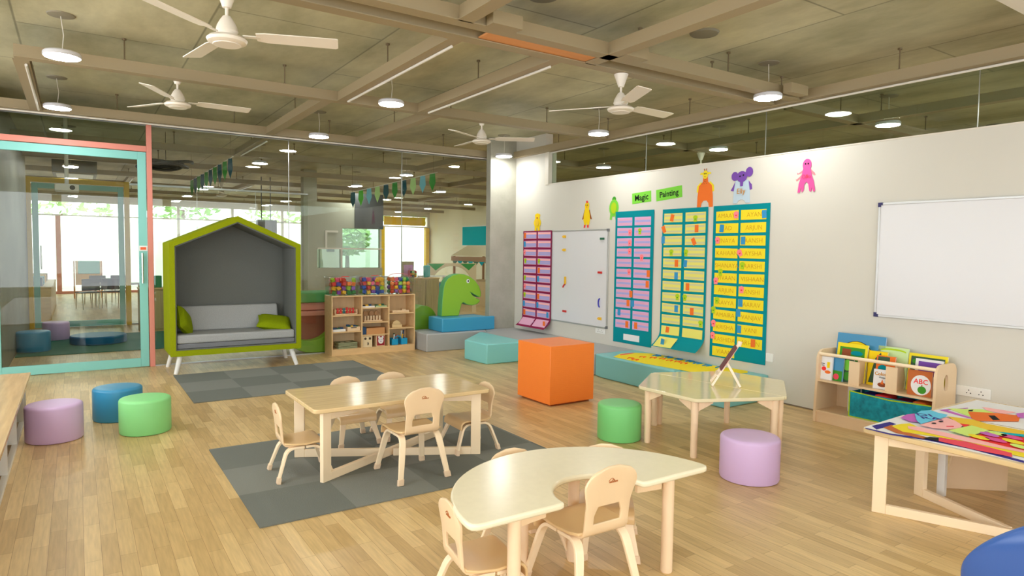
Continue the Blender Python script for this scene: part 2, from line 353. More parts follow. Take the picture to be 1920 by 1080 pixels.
channel('y', 2.995, 3.9, 6.13, 'right of the two short channels between the plywood strip and the middle channel', (5.02,), conduit=True)
channel('y', 2.045, 6.22, 8.41, 'short channel right of the far left fan, ending at the back partition', (7.3,))
channel('y', 3.195, 6.22, 8.41, 'short channel left of the far right fan, ending at the back partition', (7.3,))
channel('y', -.27, 6.22, 8.41, 'short channel above the teal door with a white conduit under it', (7.6,), conduit=True)
channel('y', 2.045, -3, 3.56, 'channel running forward overhead from the left end of the plywood strip', (2.4,1.0))
channel('y', 3.245, -3, 3.81, 'channel running forward overhead from the right end of the plywood strip', (2.6,1.2))
channel('y', 5.555, -3, 8.3, 'channel along the head of the glazing over the right wall', (7.2,6.2,4.9,3.8,2.745,1.4), conduit=True)
for k, (x, y) in enumerate(((2.36,3.34),(3.46,3.34),(5.2,3.62))):
    b = B(); b.box(x-.22,x+.0,3.47,3.55,2.79,2.87) if k < 2 else b.box(x-.1,x+.14,3.42,3.5,2.79,2.87)
    tag(b.build('ceiling_bracket', BEAM), ['stub of beige channel by the left end of the plywood strip', 'stub of beige channel by the right end of the plywood strip', 'stub of beige channel at the lamp over the wall corner'][k], 'bracket')
b = B(); b.box(2.235,3.14,3.652,3.808,2.80,2.812)
tag(b.build('plywood_strip', mat('orange plywood', (214,148,92), .6, noise=.08, scale=3, stretch=(.4,4,1))), 'orange plywood strip between two parallel ceiling channels', 'board')
ORD = ['first','second','third','fourth','fifth','sixth','seventh','eighth']
for k, y in enumerate((10.7,12.9,15.2,17.4,19.6,21.9)):
    channel('x', y, -2.9, 11.4, 'cross channel %s beyond the back glass partition' % (ORD[k]+' in line'), [x for x in (1.2,2.9,4.4,6.0,7.8,9.5)], side=-1)
for k, (x, a, bb_) in enumerate(((2.1,8.8,10.6),(5.1,8.8,10.6),(1.0,15.3,17.3),(3.3,15.3,17.3),(6.9,10.8,12.8),(9.6,10.8,12.8),(8.3,15.3,17.3))):
    channel('y', x, a, bb_, 'short channel beyond the back glass, %s' % ['above the far left lamp','above the right bunting end','second bay behind the lobby','second bay behind the pod','first bay beyond the pillar','first bay, outermost beyond the pillar','second bay beyond the pillar'][k], ((a+bb_)/2,), conduit=k in (0,2,3))
for k, y in enumerate((1.6,3.9,6.22,8.5)):
    channel('x', y, 5.7, 13.9, 'cross channel over the room behind the right wall, %s' % ['nearest the viewer','second nearest','third nearest','farthest away'][k], (6.6,8.4,10))
channel('y', 6.95, -3, 8.4, 'lengthwise channel seen through the glazing over the right wall', (6.6,5.2,3.6,2.1,.6))
channel('y', 9.5, -3, 8.4, 'outer lengthwise channel over the room behind the right wall', (6,3,1))
# ------------------------------------------------------------------ lamps
def make_lamp():
    t = thing('ceiling_light', '', 'ceiling light')
    b = B(); b.lathe([(.04,.03),(.108,.03),(.118,.02),(.12,.0),(.116,-.006)], n=28); b.build('lamp_housing', mat('lamp housing', (214,214,222), .4), t)
    b = B(); b.lathe([(.112,-.0062),(.112,-.009),(.1,-.012)], n=28); b.build('diffuser', LAMP, t)
    b = B(); b.tube([(0,0,.029),(.012,.004,.15),(-.004,.0,ZC-2.765)], .003, 6); b.build('cord', COND, t)
    b = B(); b.lathe([(.06,ZC-2.778),(.085,ZC-2.772),(.09,ZC-2.7655)], n=20); b.build('ceiling_rose', mat('grey rose cover', (140,134,116), .6), t)
    return t
lamp0 = make_lamp()
rows = [(1.4,'added row behind the viewer'),(3.6,'nearest row'),(5.82,'middle row'),(8.02,'row by the back partition'),(11.1,'first row beyond the back partition'),(13.65,'second row beyond the back partition'),(16.85,'third row beyond the back partition'),(19.5,'fourth row beyond the back partition'),(21.9,'last row before the far windows')]  # the first row is out of view, added for its light
cols = [(-.06,'far left'),(2.48,'second from left'),(5.03,'third from left'),(7.05,'fourth from left'),(9.6,'fifth from left'),(12.1,'sixth from left')]
first = True
for ri, (y, rn) in enumerate(rows):
    for ci, (x, cn) in enumerate(cols):
        if ci >= 4 and ri in (0,): continue
        if ci == 5 and ri >= 5: continue
        if (ri, ci) in ((5,1),(7,0),(1,1),(0,2)): continue
        yy = y; xx = x
        if ri == 3 and ci == 0: xx, yy = -.13, 7.98
        if ri == 3 and ci == 2: xx, yy = 5.14, 8.0
        if ri == 2 and ci == 3: xx, yy = 7.0, 5.72
        where = 'behind the right wall' if (ci >= 3 and ri <= 3) else 'overhead'
        lab = 'round white ceiling lamp, %s, %s, %s' % (rn, cn, where)
        o = lamp0 if first else dup(lamp0)
        first = False; o.location = (xx, yy, 2.765); o['label'] = lab; o['group'] = 'round ceiling lamps'
for i, (x, y) in enumerate(((2.55,3.52),(3.96,3.4))):
    b = B(); b.lathe([(.05,ZC-.02),(.1,ZC-.015),(.11,ZC-.001)], (x,y,0), 24)
    tag(b.build('ceiling_rose', mat('grey junction cover', (128,124,108), .6)), ['large round grey junction cover on the slab above the plywood strip','round grey junction cover on the slab between the plywood strip and the wall corner lamp'][i], 'junction cover', 'junction covers on the concrete slab')
t = thing('ceiling_cassette', 'white boxed ceiling unit just showing in the upper right corner', 'air conditioner', (4.75,1.24,2.86)); b = B(); b.box(-.5,.5,-.41,.41,.012,ZC-2.86); b.build('unit_body', WHITE, t, bevel=.01)
b = B(); b.box(-.52,.52,-.43,.43,0,.012); b.build('face_frame', TRIM, t, bevel=.004)
# ------------------------------------------------------------------ fans
def make_fan():
    t = thing('ceiling_fan', '', 'ceiling fan')
    H = 2.79-2.497
    b = B(); b.lathe([(.012,H-.10),(.022,H-.098),(.042,H-.04),(.055,H-.005),(.055,H-.001)], n=20); b.build('canopy', FANW, t)
    b = B(); b.cyl((0,0,.12),(0,0,H-.08),.009,n=10); b.build('downrod', FANW, t)
    b = B(); b.lathe([(.02,0),(.075,.002),(.098,.012),(.104,.026),(.09,.04),(.055,.046),(.052,.062),(.058,.07),(.05,.1),(.034,.13),(.02,.15),(.012,.152)], n=28); b.lathe([(.05,-.004),(.07,-.003),(.072,.001)], n=28)
    b.build('motor_housing', FANW, t)
    for k in range(3):
        b = B(); T = Matrix.Rotation(R(120*k), 4, 'Z') @ Matrix.Translation((0,0,.05)) @ Matrix.Rotation(R(-11), 4, 'X')
        b.box(.08,.17,-.012,.012,-.003,.003,1,T)
        pts = [(.15,-.042),(.2,-.052),(.57,-.058),(.58,-.052),(.58,.042),(.567,.052),(.2,.047),(.15,.033)]
        b.extr([(x,y,-.002) for x, y in pts], (0,0,.005), 0, T); b.build('fan_blade', [FANW, TRIM], t)
    return t
fan0 = make_fan()
for ri, (y, rn) in enumerate(rows[:4]):
    o = dup(lamp0); o.location = (-2.3, y, 2.765); o['label'] = 'round white ceiling lamp added out of view at left, %s' % rn  # extra unseen column, added to brighten the left side of the room
fans = [(.70,3.87,100,'nearest left ceiling fan, hanging over the teal door side'),(.735,6.245,2,'far left ceiling fan beyond the middle channel'),(3.565,3.87,4,'near right ceiling fan with one blade tipped up'),(3.72,6.245,88,'small looking far right ceiling fan near the pillar')]
for i, (x, y, a, l) in enumerate(fans):
    o = fan0 if i == 0 else dup(fan0)
    o.location = (x, y, 2.496 if i in (0,2) else 2.576); o.rotation_euler = (0,0,R(a)); o['label'] = 'ivory three-blade '+l; o['group'] = 'three-blade ceiling fans'
for i, (x, y, a, l) in enumerate(((2.6,15.16,20,'beyond the back glass, above the pod'),(6.3,17.36,70,'beyond the back glass, near the dark wall panel'),(7.2,6.18,30,'behind the right wall, seen through the high glazing'))):
    o = dup(fan0); o.location = (x, y, 2.496); o.rotation_euler = (0,0,R(a)); o['label'] = 'distant ivory ceiling fan '+l; o['group'] = 'three-blade ceiling fans'
# ------------------------------------------------------------------ chairs
LOGO = mat('burnt brown mark', (176,104,50), .6)
def make_chair(big):
    sh, w, d, top, fx, fr, ff = (.298,.30,.285,.572,.158,-.185,.185) if big else (.218,.27,.25,.452,.145,-.165,.16)
    t = thing('child_chair', '', 'chair')
    ln = .045 if big else .022
    b = B(); P = [(-d/2+.005,sh+.004),(-d/2+.05,sh-.002),(0,sh-.006),(d/2-.07,sh),(d/2-.04,sh)]+[(d/2-.04+.035*math.sin(R(a)), sh-.035+.035*math.cos(R(a))) for a in (20,45,70,90)]+[(d/2-.004,sh-.055)]
    b.strip([(0,y,z) for y, z in P], (1,0,0), [w*.86,w*.96]+[w]*(len(P)-2), .012)
    b.build('seat', PLYS, t, bevel=.004)
    # bent back panel with a window near the seat
    y0 = -d/2-.004; zb = sh-.016; r = .035
    S = [(-.02,zb,0),(y0+r,zb,0)]+[(y0+r-r*math.sin(R(a)), zb+r-r*math.cos(R(a)), 0) for a in (30,60,90)]
    n = 14; h = top-(zb+r)
    S += [(y0-ln*(i/n)**1.3, zb+r+h*i/n, i/n) for i in range(1, n+1)]
    vs = []; fs = []; W0 = w*.375; Wt = w*.445
    hole0, hole1 = .10, .38
    for i, (y, z, u) in enumerate(S):
        ww = W0 if u < .4 else W0+(Wt-W0)*min(1,(u-.4)/.3)
        if u > .62: q = (u-.62)/.38; ww *= math.sqrt(max(0,1-(q*.985)**2.6))
        hw = W0*(.62 if u < .22 else .62-.14*min(1,(u-.22)/.14))
        hw = min(hw, ww*.8)
        vs += [(-ww,y,z),(-hw,y,z),(hw,y,z),(ww,y,z)]
    for i in range(len(S)-1):
        k = i*4; u = (S[i][2]+S[i+1][2])/2
        for c in (0,1,2):
            if c == 1 and hole0 < u < hole1: continue
            fs.append((k+c, k+c+1, k+4+c+1, k+4+c))
    b = B(); b.add(vs, fs); o = b.build('backrest', PLY, t)
    md = o.modifiers.new('ply', 'SOLIDIFY'); md.thickness = .011; md.offset = 0
    md = o.modifiers.new('soft', 'BEVEL'); md.width = .003; md.segments = 2; md.limit_method = 'ANGLE'; md.angle_limit = R(50)
    yb = y0-ln*.75**1.3-.0075; zz = zb+r+h*.76; b = B()
    b.tube([(-.022+.003*i, yb-.0006*math.sin(PI*i/10), zz+.010*math.sin(PI*i/10)) for i in range(11)], .0016, 5)
    for i in range(5): b.box(-.018+.009*i,-.013+.009*i,yb-.001,yb+.004,zz-.008,zz-.002)
    for k in (-1,1): b.tube([(.006*k,yb,zz-.001),(.0,yb,zz+.005)], .0014, 5)
    b.build('emblem', LOGO, o)
    for sx in (-1, 1):
        for fy, nm in ((fr,'rear'),(ff,'front')):
            s = 1 if fy > 0 else -1; x0 = sx*(w/2-.035); x1 = sx*fx
            yk = s*(d/2-.035) if s > 0 else s*(d/2-.02); zt = sh-.026
            P = [(x0, s*.004, zt), (x0, yk-s*.06, zt)]+arc3((x0,yk-s*.05,zt),(x0,yk,zt),(x0+(x1-x0)*.25,yk+(fy-yk)*.25,zt*.76),6)+[(x1+(x0-x1)*.1, fy+(yk-fy)*.1, .03)]
            b = B(); b.strip(P, (1,0,0), [.04]*(len(P)-1)+[.032], .016); lg = b.build('leg', PLYE, t, bevel=.003)
            b = B(); e = Vector(P[-1]); d0 = Vector((x1,fy,0)); u = (e-d0).normalized()
            b.strip([e+u*.006, d0+Vector((0,0,.0))], (1,0,0), .038, .023); b.build('foot_cap', CAP, lg, bevel=.003)
    return t
small = make_chair(False); bigc = make_chair(True)
used = {}
def chair(big, x, y, a, label, z=0, group='small bentwood chairs'):
    src = bigc if big else small
    o = src if big not in used else dup(src); used[big] = 1
    o.location = (x, y, z); o.rotation_euler = (0,0,R(a)); o['label'] = label; o['group'] = group
    return o
zr = .0075
chair(True, 1.725, 3.71, 0, 'birch child chair with brown emblem, back to the viewer, tucked under the planked table', zr)
chair(False, 1.14, 4.07, -93, 'small birch chair at the left end of the planked table, seen from its side', zr)
chair(False, 1.645, 4.55, 181, 'small birch chair behind the planked table, the left of two', zr)
chair(False, 2.0, 4.55, 178, 'small birch chair behind the planked table, the right of two', zr)
chair(False, 2.295, 4.0, 88, 'small birch chair at the right end of the planked table', zr)
chair(True, 1.735, 2.06, -1, 'birch chair pulled into the cutout of the half-round table')
chair(False, 1.305, 2.14, -98, 'small birch chair at the left end of the half-round table, cut by the lower frame')
chair(False, 1.72, 2.445, 178, 'small birch chair behind the half-round table, only its top edge showing, near the rug')
chair(False, 2.075, 2.30, 138, 'small birch chair behind the half-round table, near the green stool')
# ------------------------------------------------------------------ tables
def diag_table(loc, rz, L, W, H, label, top_m, group=None):
    """oblong table on two crossing plywood frames"""
    t = thing('kids_table', label, 'table', loc, rz, group)
    b = B(); b.extr([(x,y,H-.026) for x, y in rrect(-L/2,L/2,-W/2,W/2,.035)], (0,0,.026)); b.build('tabletop', top_m, t, bevel=.005)
    hx, hy = L/2-.055, W/2-.045; D = 2*math.hypot(hx,hy); an = math.atan2(hy,hx)
    for k, s in enumerate((1,-1)):
        T = Matrix.Rotation(s*an, 4, 'Z'); b = B(); zo = .0 if k else .0
        th = .014
        for u in (-1,1): b.box(u*D/2, u*(D/2-.066), -th, th, 0, H-.027, 0, T)
        b.box(-D/2+.066, D/2-.066, -th, th, H-.082, H-.027, 0, T)
        if k == 0: b.box(-D/2+.066, D/2-.066, -th, th, .0, .05, 0, T)
        else: b.box(-D/2+.066, -.03, -th, th, 0, .05, 0, T); b.box(.03, D/2-.066, -th, th, 0, .05, 0, T)
        b.build('frame', PLYE, t, bevel=.002)
    return t
diag_table((1.74,4.11,zr), 0, 1.21, .67, .452, 'oblong planked kids table on crossing plywood frames, standing on the front rug', TOPW)
ta = diag_table((3.865,1.265,0), R(90), 1.27, .58, .458, 'oblong kids table at the right edge, paper collages over its near corner', TOPW)
t = thing('panel_table', 'table beside the collage table with a wide tapering panel leg', 'table', (4.6,1.27,0))
b = B(); b.box(-.41,.37,-.63,.63,.432,.458); b.build('tabletop', TOPW, t, bevel=.004)
b = B(); b.extr([(-.17,.47,.432),(.03,.30,.432),(.03,.30,.0),(-.24,.53,.0)], (.013,.015,0)); b.build('panel_leg', PLY, t)
b = B(); b.box(-.405,-.375,.46,.5,0,.432); b.build('leg', WHITE, t); b = B(); b.box(.28,.34,-.55,-.5,0,.432); b.build('leg', PLY, t)
b = B(); b.extr([(-.25,-.56,.432),(.2,-.56,.432),(.26,-.56,.0),(-.27,-.56,.0)], (0,.02,0)); b.build('panel_leg', PLY, t)
# half-round table with a cutout
t = thing('half_round_table', 'pale half-round table with a scooped cutout in the foreground', 'table', (1.735,1.915,0))
def semi(inset, rc):
    Ro = .618-inset; out = []
    y0 = inset
    c = .04-inset*.5
    for i in range(37):
        a = PI*i/36; out.append((Ro*math.cos(a), max(y0, .0+Ro*math.sin(a)*.985+.0)))
    pts = [(Ro*math.cos(a), Ro*math.sin(a)) for a in [math.asin(min(1,(y0+c)/Ro))+(PI-2*math.asin(min(1,(y0+c)/Ro)))*i/40 for i in range(41)]]
    xl = pts[-1][0]; pts += [(xl+c*.12, y0+c*.4),(xl+c*.55, y0+.003),(xl+c, y0)]
    r2 = rc+inset
    pts += [(-r2-c*.6, y0),(-r2-c*.15, y0+.005)]
    pts += [(-r2*math.cos(a), y0+.012+r2*math.sin(a)*1.0) for a in [PI*i/24 for i in range(25)]]
    pts += [(r2+c*.15, y0+.005),(r2+c*.6, y0)]
    xr = pts[0][0]; pts += [(xr-c, y0),(xr-c*.55, y0+.003),(xr-c*.12, y0+c*.4)]
    return pts
b = B(); b.extr([(x,y,.424) for x, y in semi(0,.205)], (0,0,.026)); b.build('tabletop', MAPLE, t, bevel=.009, seg=3)
for x, y in ((.405,.05),(-.40,.06),(-.165,.345),(.12,.352)):
    b = B(); b.cyl((x,y,0.004),(x,y,.424),.026,n=20); b.cyl((x,y,0),(x,y,.006),.024,n=16); lg = b.build('leg', LEGW, t)
b = B()
for (x0,y0),(x1,y1) in (((-.37,.07),(-.24,.09)),((.25,.09),(.375,.07)),((-.385,.085),(-.19,.335)),((.39,.075),(.15,.345))):
    dx, dy = x1-x0, y1-y0; l = math.hypot(dx,dy); T = Matrix.Translation((x0,y0,0)) @ Matrix.Rotation(math.atan2(dy,dx),4,'Z')
    b.box(.0,l,-.009,.009,.372,.4235,0,T)
b.build('apron', PLY, t)
# two trapezoid tables pushed together into a hexagon
hc = (4.0,3.25)
def hexv(k, r=.595): a = R(97+60*k); return (r*math.cos(a), r*math.sin(a))
for idx, ks in enumerate(((0,1,2,3),(3,4,5,6))):
    t = thing('trapezoid_table', ['trapezoid table forming the near left half of the hexagon, by the green stool','trapezoid table forming the far right half of the hexagon, by the right wall'][idx], 'table', (*hc,0), group='trapezoid tables pushed together')
    HV = [(-.08,.57),(-.56,.23),(-.54,-.30),(.07,-.57),(.59,-.20),(.53,.30)]; V = [HV[k % 6] for k in ks]; cx = sum(v[0] for v in V)/4; cy = sum(v[1] for v in V)/4
    off = Vector((cx,cy,0)).normalized()*.0015
    pts = []
    for i, v in enumerate(V):
        p, nx = Vector(V[i-1]), Vector(V[(i+1) % 4]); v = Vector(v); a = v+(p-v).normalized()*.03; c = v+(nx-v).normalized()*.03
        pts += [tuple(a.lerp(v,q).lerp(v.lerp(c,q), q)) for q in (0,.25,.5,.75,1)]
    b = B(); b.extr([(x+off.x,y+off.y,.396) for x, y in pts], (0,0,.025)); b.build('tabletop', MAPLE2, t, bevel=.006, seg=3)
    for iv, v in enumerate(V):
        v = Vector(v); dd = (Vector((cx,cy))-v).normalized(); q = v+dd*.075
        b = B(); b.cyl((*q,.004),(*q,.30),.0225,.025,n=16); b.cyl((*q,0),(*q,.005),.021,n=12); b.cyl((*q,.30),(*q,.396),.026,n=16); lg = b.build('leg', LEGW, t)
        b = B()
        for w in (Vector(V[(iv+1) % 4]), Vector(V[iv-1])):
            e = (w-v).normalized(); P0 = q+e*.02; P1 = q+e*.13; nn = Vector((-e.y,e.x))*.009
            b.extr([(P0.x-nn.x,P0.y-nn.y,.3955),(P1.x-nn.x,P1.y-nn.y,.3955),(P1.x-nn.x,P1.y-nn.y,.375),(P0.x-nn.x,P0.y-nn.y,.32)], (2*nn.x,2*nn.y,0))
        b.build('bracket', LEGW, lg)
# little easel on the hexagon
t = thing('tabletop_easel', 'little white wood easel with a dark red board on the hexagon table', 'easel', (4.05,3.16,.4215), R(222)); t.scale = (1.38,1.38,1.38)
def bar(b, p, q, w=.012, th=.008, m=0): 
    d = (Vector(q)-Vector(p)).normalized(); s = d.cross(Vector((0,1,0))); s = s.normalized() if s.length > .01 else Vector((1,0,0)); b.strip([p,q], s, w, th, m)
EW = mat('cream easel wood', (246,226,204), .5)
for nm, p, q in (('leg',(-.07,-.085,.003),(-.008,.052,.225)),('leg',(.07,-.085,.003),(.008,.052,.225)),('leg',(-.06,.06,.003),(-.036,-.012,.13)),('leg',(.06,.06,.003),(.036,-.012,.13))):
    b = B(); bar(b, p, q, .019, .011); b.build(nm, EW, t, smooth=False)
b = B(); bar(b, (-.07,-.055,.06), (.07,-.055,.06), .01, .012); b.cyl((.0,.05,.215),(.0,.058,.24),.012,n=10); b.build('cross_bar', EW, t)
b = B(); T = Matrix.Translation((0,-.002,.15)) @ Matrix.Rotation(R(-31.5),4,'X'); b.box(-.06,.06,-.003,.003,-.075,.075,0,T); b.build('board', mat('dark red board', (104,34,42), .5), t)
# ------------------------------------------------------------------ stools
def make_stool(r=.178, h=.262):
    b = B(); k = .022
    prof = [(.001,.001),(r-.012,0),(r-.004,.004),(r,.014),(r,h-k)]+[(r-k+k*math.cos(R(a)), h-k+k*math.sin(R(a))) for a in (22,45,67,88)]+[(r*.6,h+.003),(.001,h+.004)]
    b.lathe(prof, n=48); return b
stg = 'round vinyl stools'
for nm, x, y, m, lab, r in (('a',-.16,5.74,LILAC,'lilac round stool beside the white bench unit',.178),('b',.255,6.18,BLUEV,'blue round stool partly behind the mint green one',.178),('c',.41,5.64,GRNV,'mint green round stool on the bare floor at left',.176),
        ('d',3.40,3.63,GRNV2,'grass green round stool partly behind the hexagon table leg',.165),('e',3.495,2.545,LILAC,'lilac round stool in front of the hexagon table',.18),
        ('f',-.50,10.62,BLUEV,'blue round stool in the lobby behind the teal door',.19),('g',-.28,11.8,LILAC,'lilac round stool in the lobby behind the teal door',.17)):
    o = make_stool(r, .27 if nm in 'de' else .262).build('round_stool', m); o.location = (x,y,.012 if y > 10 else 0); tag(o, lab, 'stool', stg)
b = B(); b.lathe([(.001,0),(.34,0),(.352,.01),(.352,.10),(.34,.115),(.001,.118)], n=48); o = b.build('round_mat_block', mat('deep blue vinyl',(16,100,148),.4)); o.location = (.24,11.15,.012); tag(o, 'low round blue soft block on the green lobby carpet', 'soft block')
# ------------------------------------------------------------------ rugs
def rug(name, x0, y0, label, ox=0):
    b = B(); b.box(x0,x0+2.02,y0,y0+1.51,.0005,.0075)
    return tag(b.build('tile_rug', tiles_mat('carpet tiles '+name, (128,131,126), (113,117,112), x0, y0), smooth=False), label, 'rug', 'grey carpet tile rugs')
rug('a', .85, 6.42, 'grey carpet tile rug in front of the green pod seat'); rug('b', .735, 3.36, 'grey carpet tile rug under the planked table')
b = B(); b.box(-.67,1.6,10.15,12.2,.0005,.011); tag(b.build('green_carpet', mat('dark green carpet', (30,104,88), .95, noise=.1, scale=60)), 'dark green carpet on the lobby floor behind the teal door', 'carpet')
# ------------------------------------------------------------------ pod seat
t = thing('pod_seat', 'house-shaped green felt pod with a grey bench inside', 'sofa', (1.535,7.97,0))
hw = .705
outer = [(-hw,.2),(hw,.2),(hw,1.45),(0,1.765),(-hw,1.45)]; inner = [(-hw+.055,.262),(hw-.055,.262),(hw-.055,1.412),(0,1.697),(-hw+.055,1.412)]
vs, fs = plate_data([outer, inner], .62); T = Matrix(((1,0,0,0),(0,0,-1,.62),(0,1,0,0),(0,0,0,1)))
b = B(); b.add(vs, fs, 0, T); b.build('shell', GREENF, t, bevel=.012)
b = B(); iw = hw-.0555
inn = [(-iw,.263),(iw,.263),(iw,1.4115),(0,1.6965),(-iw,1.4115)]
th = .012; inn2 = [(-iw+th,.275),(iw-th,.275),(iw-th,1.402),(0,1.683),(-iw+th,1.402)]
vs, fs = plate_data([inn, inn2], .575); b.add(vs, fs, 0, Matrix(((1,0,0,0),(0,0,-1,.59),(0,1,0,0),(0,0,0,1))))
b.extr([(x,.575,z) for x, z in inn], (0,.02,0)); b.build('lining', GREYF, t)
b = B(); b.box(-iw+.014,iw-.014,.03,.50,.277,.33); b.build('seat_base', mat('mid grey cushion', (120,123,128), .95, noise=.06, scale=150), t, bevel=.008)
b = B(); b.box(-iw+.014,iw-.014,.022,.50,.332,.43); b.build('seat_cushion', CUSH, t, bevel=.022, seg=4)
b = B(); b.extr([(-iw+.014,.40,.43),(-iw+.014,.572,.43),(-iw+.014,.572,.715),(-iw+.014,.47,.715)], (2*iw-.12,0,0)); b.build('back_cushion', CUSH, t, bevel=.02, seg=3)
for x, y in ((-.6,.07),(-.62,.55),(.6,.07),(.62,.55)):
    b = B(); s = 1 if x > 0 else -1; b.cyl((x,y,.203),(x+s*.055,y-.05 if y < .3 else y+.04,0),.030,.022,n=14); b.build('leg', WHITE, t)
def pillow(x, y, z, rx, ry, rz, w, h, label):
    b = B(); n = 10; vs = []; fs = []
    for s in (1,-1):
        for i in range(n+1):
            for j in range(n+1):
                u, v = i/n*2-1, j/n*2-1; q = (1-u**4)*(1-v**4); k = 1-.10*(1-abs(u))*abs(v)**3; kk = 1-.10*(1-abs(v))*abs(u)**3
                vs.append((u*w/2*kk, v*h/2*k, s*.062*q**.6))
    m = (n+1)**2
    for i in range(n):
        for j in range(n):
            a = i*(n+1)+j; fs.append((a,a+n+1,a+n+2,a+1)); fs.append((m+a,m+a+1,m+a+n+2,m+a+n+1))
    b.add(vs, fs); o = b.build('pillow', PILL); o.location = (x,y,z); o.rotation_euler = (R(rx),R(ry),R(rz)); tag(o, label, 'pillow', 'lime pillows in the pod')
pillow(.995,8.20,.565,70,32,60,.31,.30,'lime green pillow leaning in the left corner of the pod')
pillow(1.99,8.22,.50,24,8,-14,.40,.29,'lime green pillow lying at the right end of the pod bench')
# ------------------------------------------------------------------ shelf unit by the pod
t = thing('toy_shelf', 'low open pine shelf unit with nine cubbies between the pod and the soft dinosaur', 'shelf', (2.75,8.385,0))
Wd, D, H = 1.19, .29, .79; T0 = .016
for x in (0, Wd-T0): b = B(); b.box(x,x+T0,0,D,0,H); b.build('side_panel', PINE, t, bevel=.002)
xd = (.414, .80)
for x in xd: b = B(); b.box(x-T0/2,x+T0/2,.003,D-.01,.085,H-T0); b.build('divider', PINE, t)
b = B(); b.box(T0,Wd-T0,0,D,H-T0,H); b.build('top_board', PINE, t, bevel=.002)
b = B(); b.box(T0,Wd-T0,D-.008,D,0,H-T0); b.build('back_panel', PINEB, t)
b = B(); b.box(T0,Wd-T0,.002,.018,0,.085); b.build('plinth', PINE, t)
b = B(); b.box(T0,Wd-T0,.018,D-.008,.07,.085); b.build('bottom_board', PINE, t)
cellx = ((T0,xd[0]-T0/2),(xd[0]+T0/2,xd[1]-T0/2),(xd[1]+T0/2,Wd-T0))
shz = ((.533,.315),(.62,.425,.255),(.535,.325))
for (a, c), zs in zip(cellx, shz):
    for z in zs: b = B(); b.box(a,c,.004,D-.008,z-.014,z); b.build('shelf', PINE, t)
SX, SY = 2.75, 8.385
def put(bb, name, mats, loc, label, cat, group=None, rz=0, **k):
    o = bb.build(name, mats, None, **k); o.location = loc; o.rotation_euler = (0,0,rz); return tag(o, label, cat, group)
REDP = mat('red paint', (210,52,48), .35); TEALP = mat('teal paint', (30,110,120), .4); YP = mat('yellow paint', (240,190,50), .4)
# bead rack
t = thing('bead_rack', 'wooden bead rack with red beads and one teal bead, left column', 'toy', (SX+.22,SY+.10,.5335))
b = B(); b.box(-.15,.15,-.035,.035,0,.012); b.box(-.155,-.14,-.03,.03,.012,.07); b.box(.14,.155,-.03,.03,.012,.07); b.build('base', PLY, t)
b = B(); b.cyl((-.145,0,.052),(.145,0,.052),.004,n=8); b.build('rod', PLYE, t)
for i in range(6):
    x = -.105+.042*i; b = B(); b.lathe([(.005,-.035),(.015,-.034),(.016,-.008),(.008,0),(.016,.008),(.015,.034 if i != 3 else .045),(.005,.036 if i != 3 else .047)], (x,0,.05), 12); b.build('bead', TEALP if i == 2 else REDP, t)
def tray(x, y, z, w, d, h, m, label, fill=(), slot=False, cat='tray'):
    t = thing('toy_tray', label, cat, (SX+x,SY+y,z+.0005)); b = B(); k = .006
    b.box(-w/2,w/2,-d/2,d/2,0,k)
    for q in ((-w/2,w/2,-d/2,-d/2+k),(-w/2,w/2,d/2-k,d/2),(-w/2,-w/2+k,-d/2+k,d/2-k),(w/2-k,w/2,-d/2+k,d/2-k)): b.box(*q,k,h)
    if slot: b.box(-.04,.04,-d/2-.001,-d/2,h-.016,h-.006,1)
    b.build('tray_box', [m, BLACK], t)
    for i, (px_, py_, s, c) in enumerate(fill):
        b = B(); b.box(px_-s/2,px_+s/2,py_-s*.4,py_+s*.4,k,h+.012+.004*(i % 3)); b.build('tray_piece', c, t, bevel=.003)
DB = mat('dark blue plastic', (34,74,120), .4); DG = mat('dark green plastic', (36,100,70), .4); LG = mat('pale green tray', (180,200,150), .5)
tray(.115,.12,.315,.17,.17,.03, WHITE, 'white tray of blue and green pieces, left column middle shelf', [(-.05,-.03,.05,DB),(.0,-.04,.045,DG),(.045,-.02,.05,DB),(-.02,.03,.06,DB),(.05,.045,.04,DG)])
tray(.31,.11,.315,.17,.16,.055, PLY, 'small wooden crate of blue and green pieces with a slot handle', [(-.055,-.04,.035,DG),(-.015,-.045,.03,YP),(.02,-.04,.035,DB),(.055,-.04,.03,DG),(0,.02,.05,DB),(-.04,.04,.04,DB)], slot=True)
b = B()
MATG = mat('olive board', (84,100,60), .5); MATW = mat('cream board edge', (214,214,180), .5)
for i in range(5):
    o = B(); o.box(-.13,.13,-.09,.09,0,.014,0); o.box(-.128,.128,-.092,-.09,.004,.009,1); o.box(-.132,-.13,-.088,.088,.004,.009,1)
    if i == 4: o.box(-.08,-.03,-.05,.0,.014,.0155,1); o.box(.0,.06,-.04,.03,.014,.0155,1)
    put(o, 'puzzle_board', [MATG, MATW], (SX+.225+.004*(i % 2),SY+.11,.0855+.0165*i), 'olive puzzle board, %s of five on the bottom left shelf' % ['lowest','second from the bottom','middle one','second from the top','top one'][i], 'puzzle', 'stack of puzzle boards', bevel=.001)
tray(.52,.10,.62,.17,.14,.02, WHITE, 'white puzzle tray with yellow and dark pieces, top middle cubby', [(-.05,0,.035,BLACK),(-.01,-.02,.04,YP),(.04,0,.04,DB)])
tray(.70,.10,.62,.16,.14,.02, LG, 'pale green puzzle tray, top middle cubby at right', [(-.05,0,.035,DG),(0,-.02,.03,YP),(.045,.01,.04,DG)])
t = thing('peg_board_toy', 'wooden block with six pegs and ribbed wheels behind, middle column', 'toy', (SX+.60,SY+.12,.4255))
b = B(); b.box(-.13,.13,-.045,.045,0,.016); b.build('base', PLY, t)
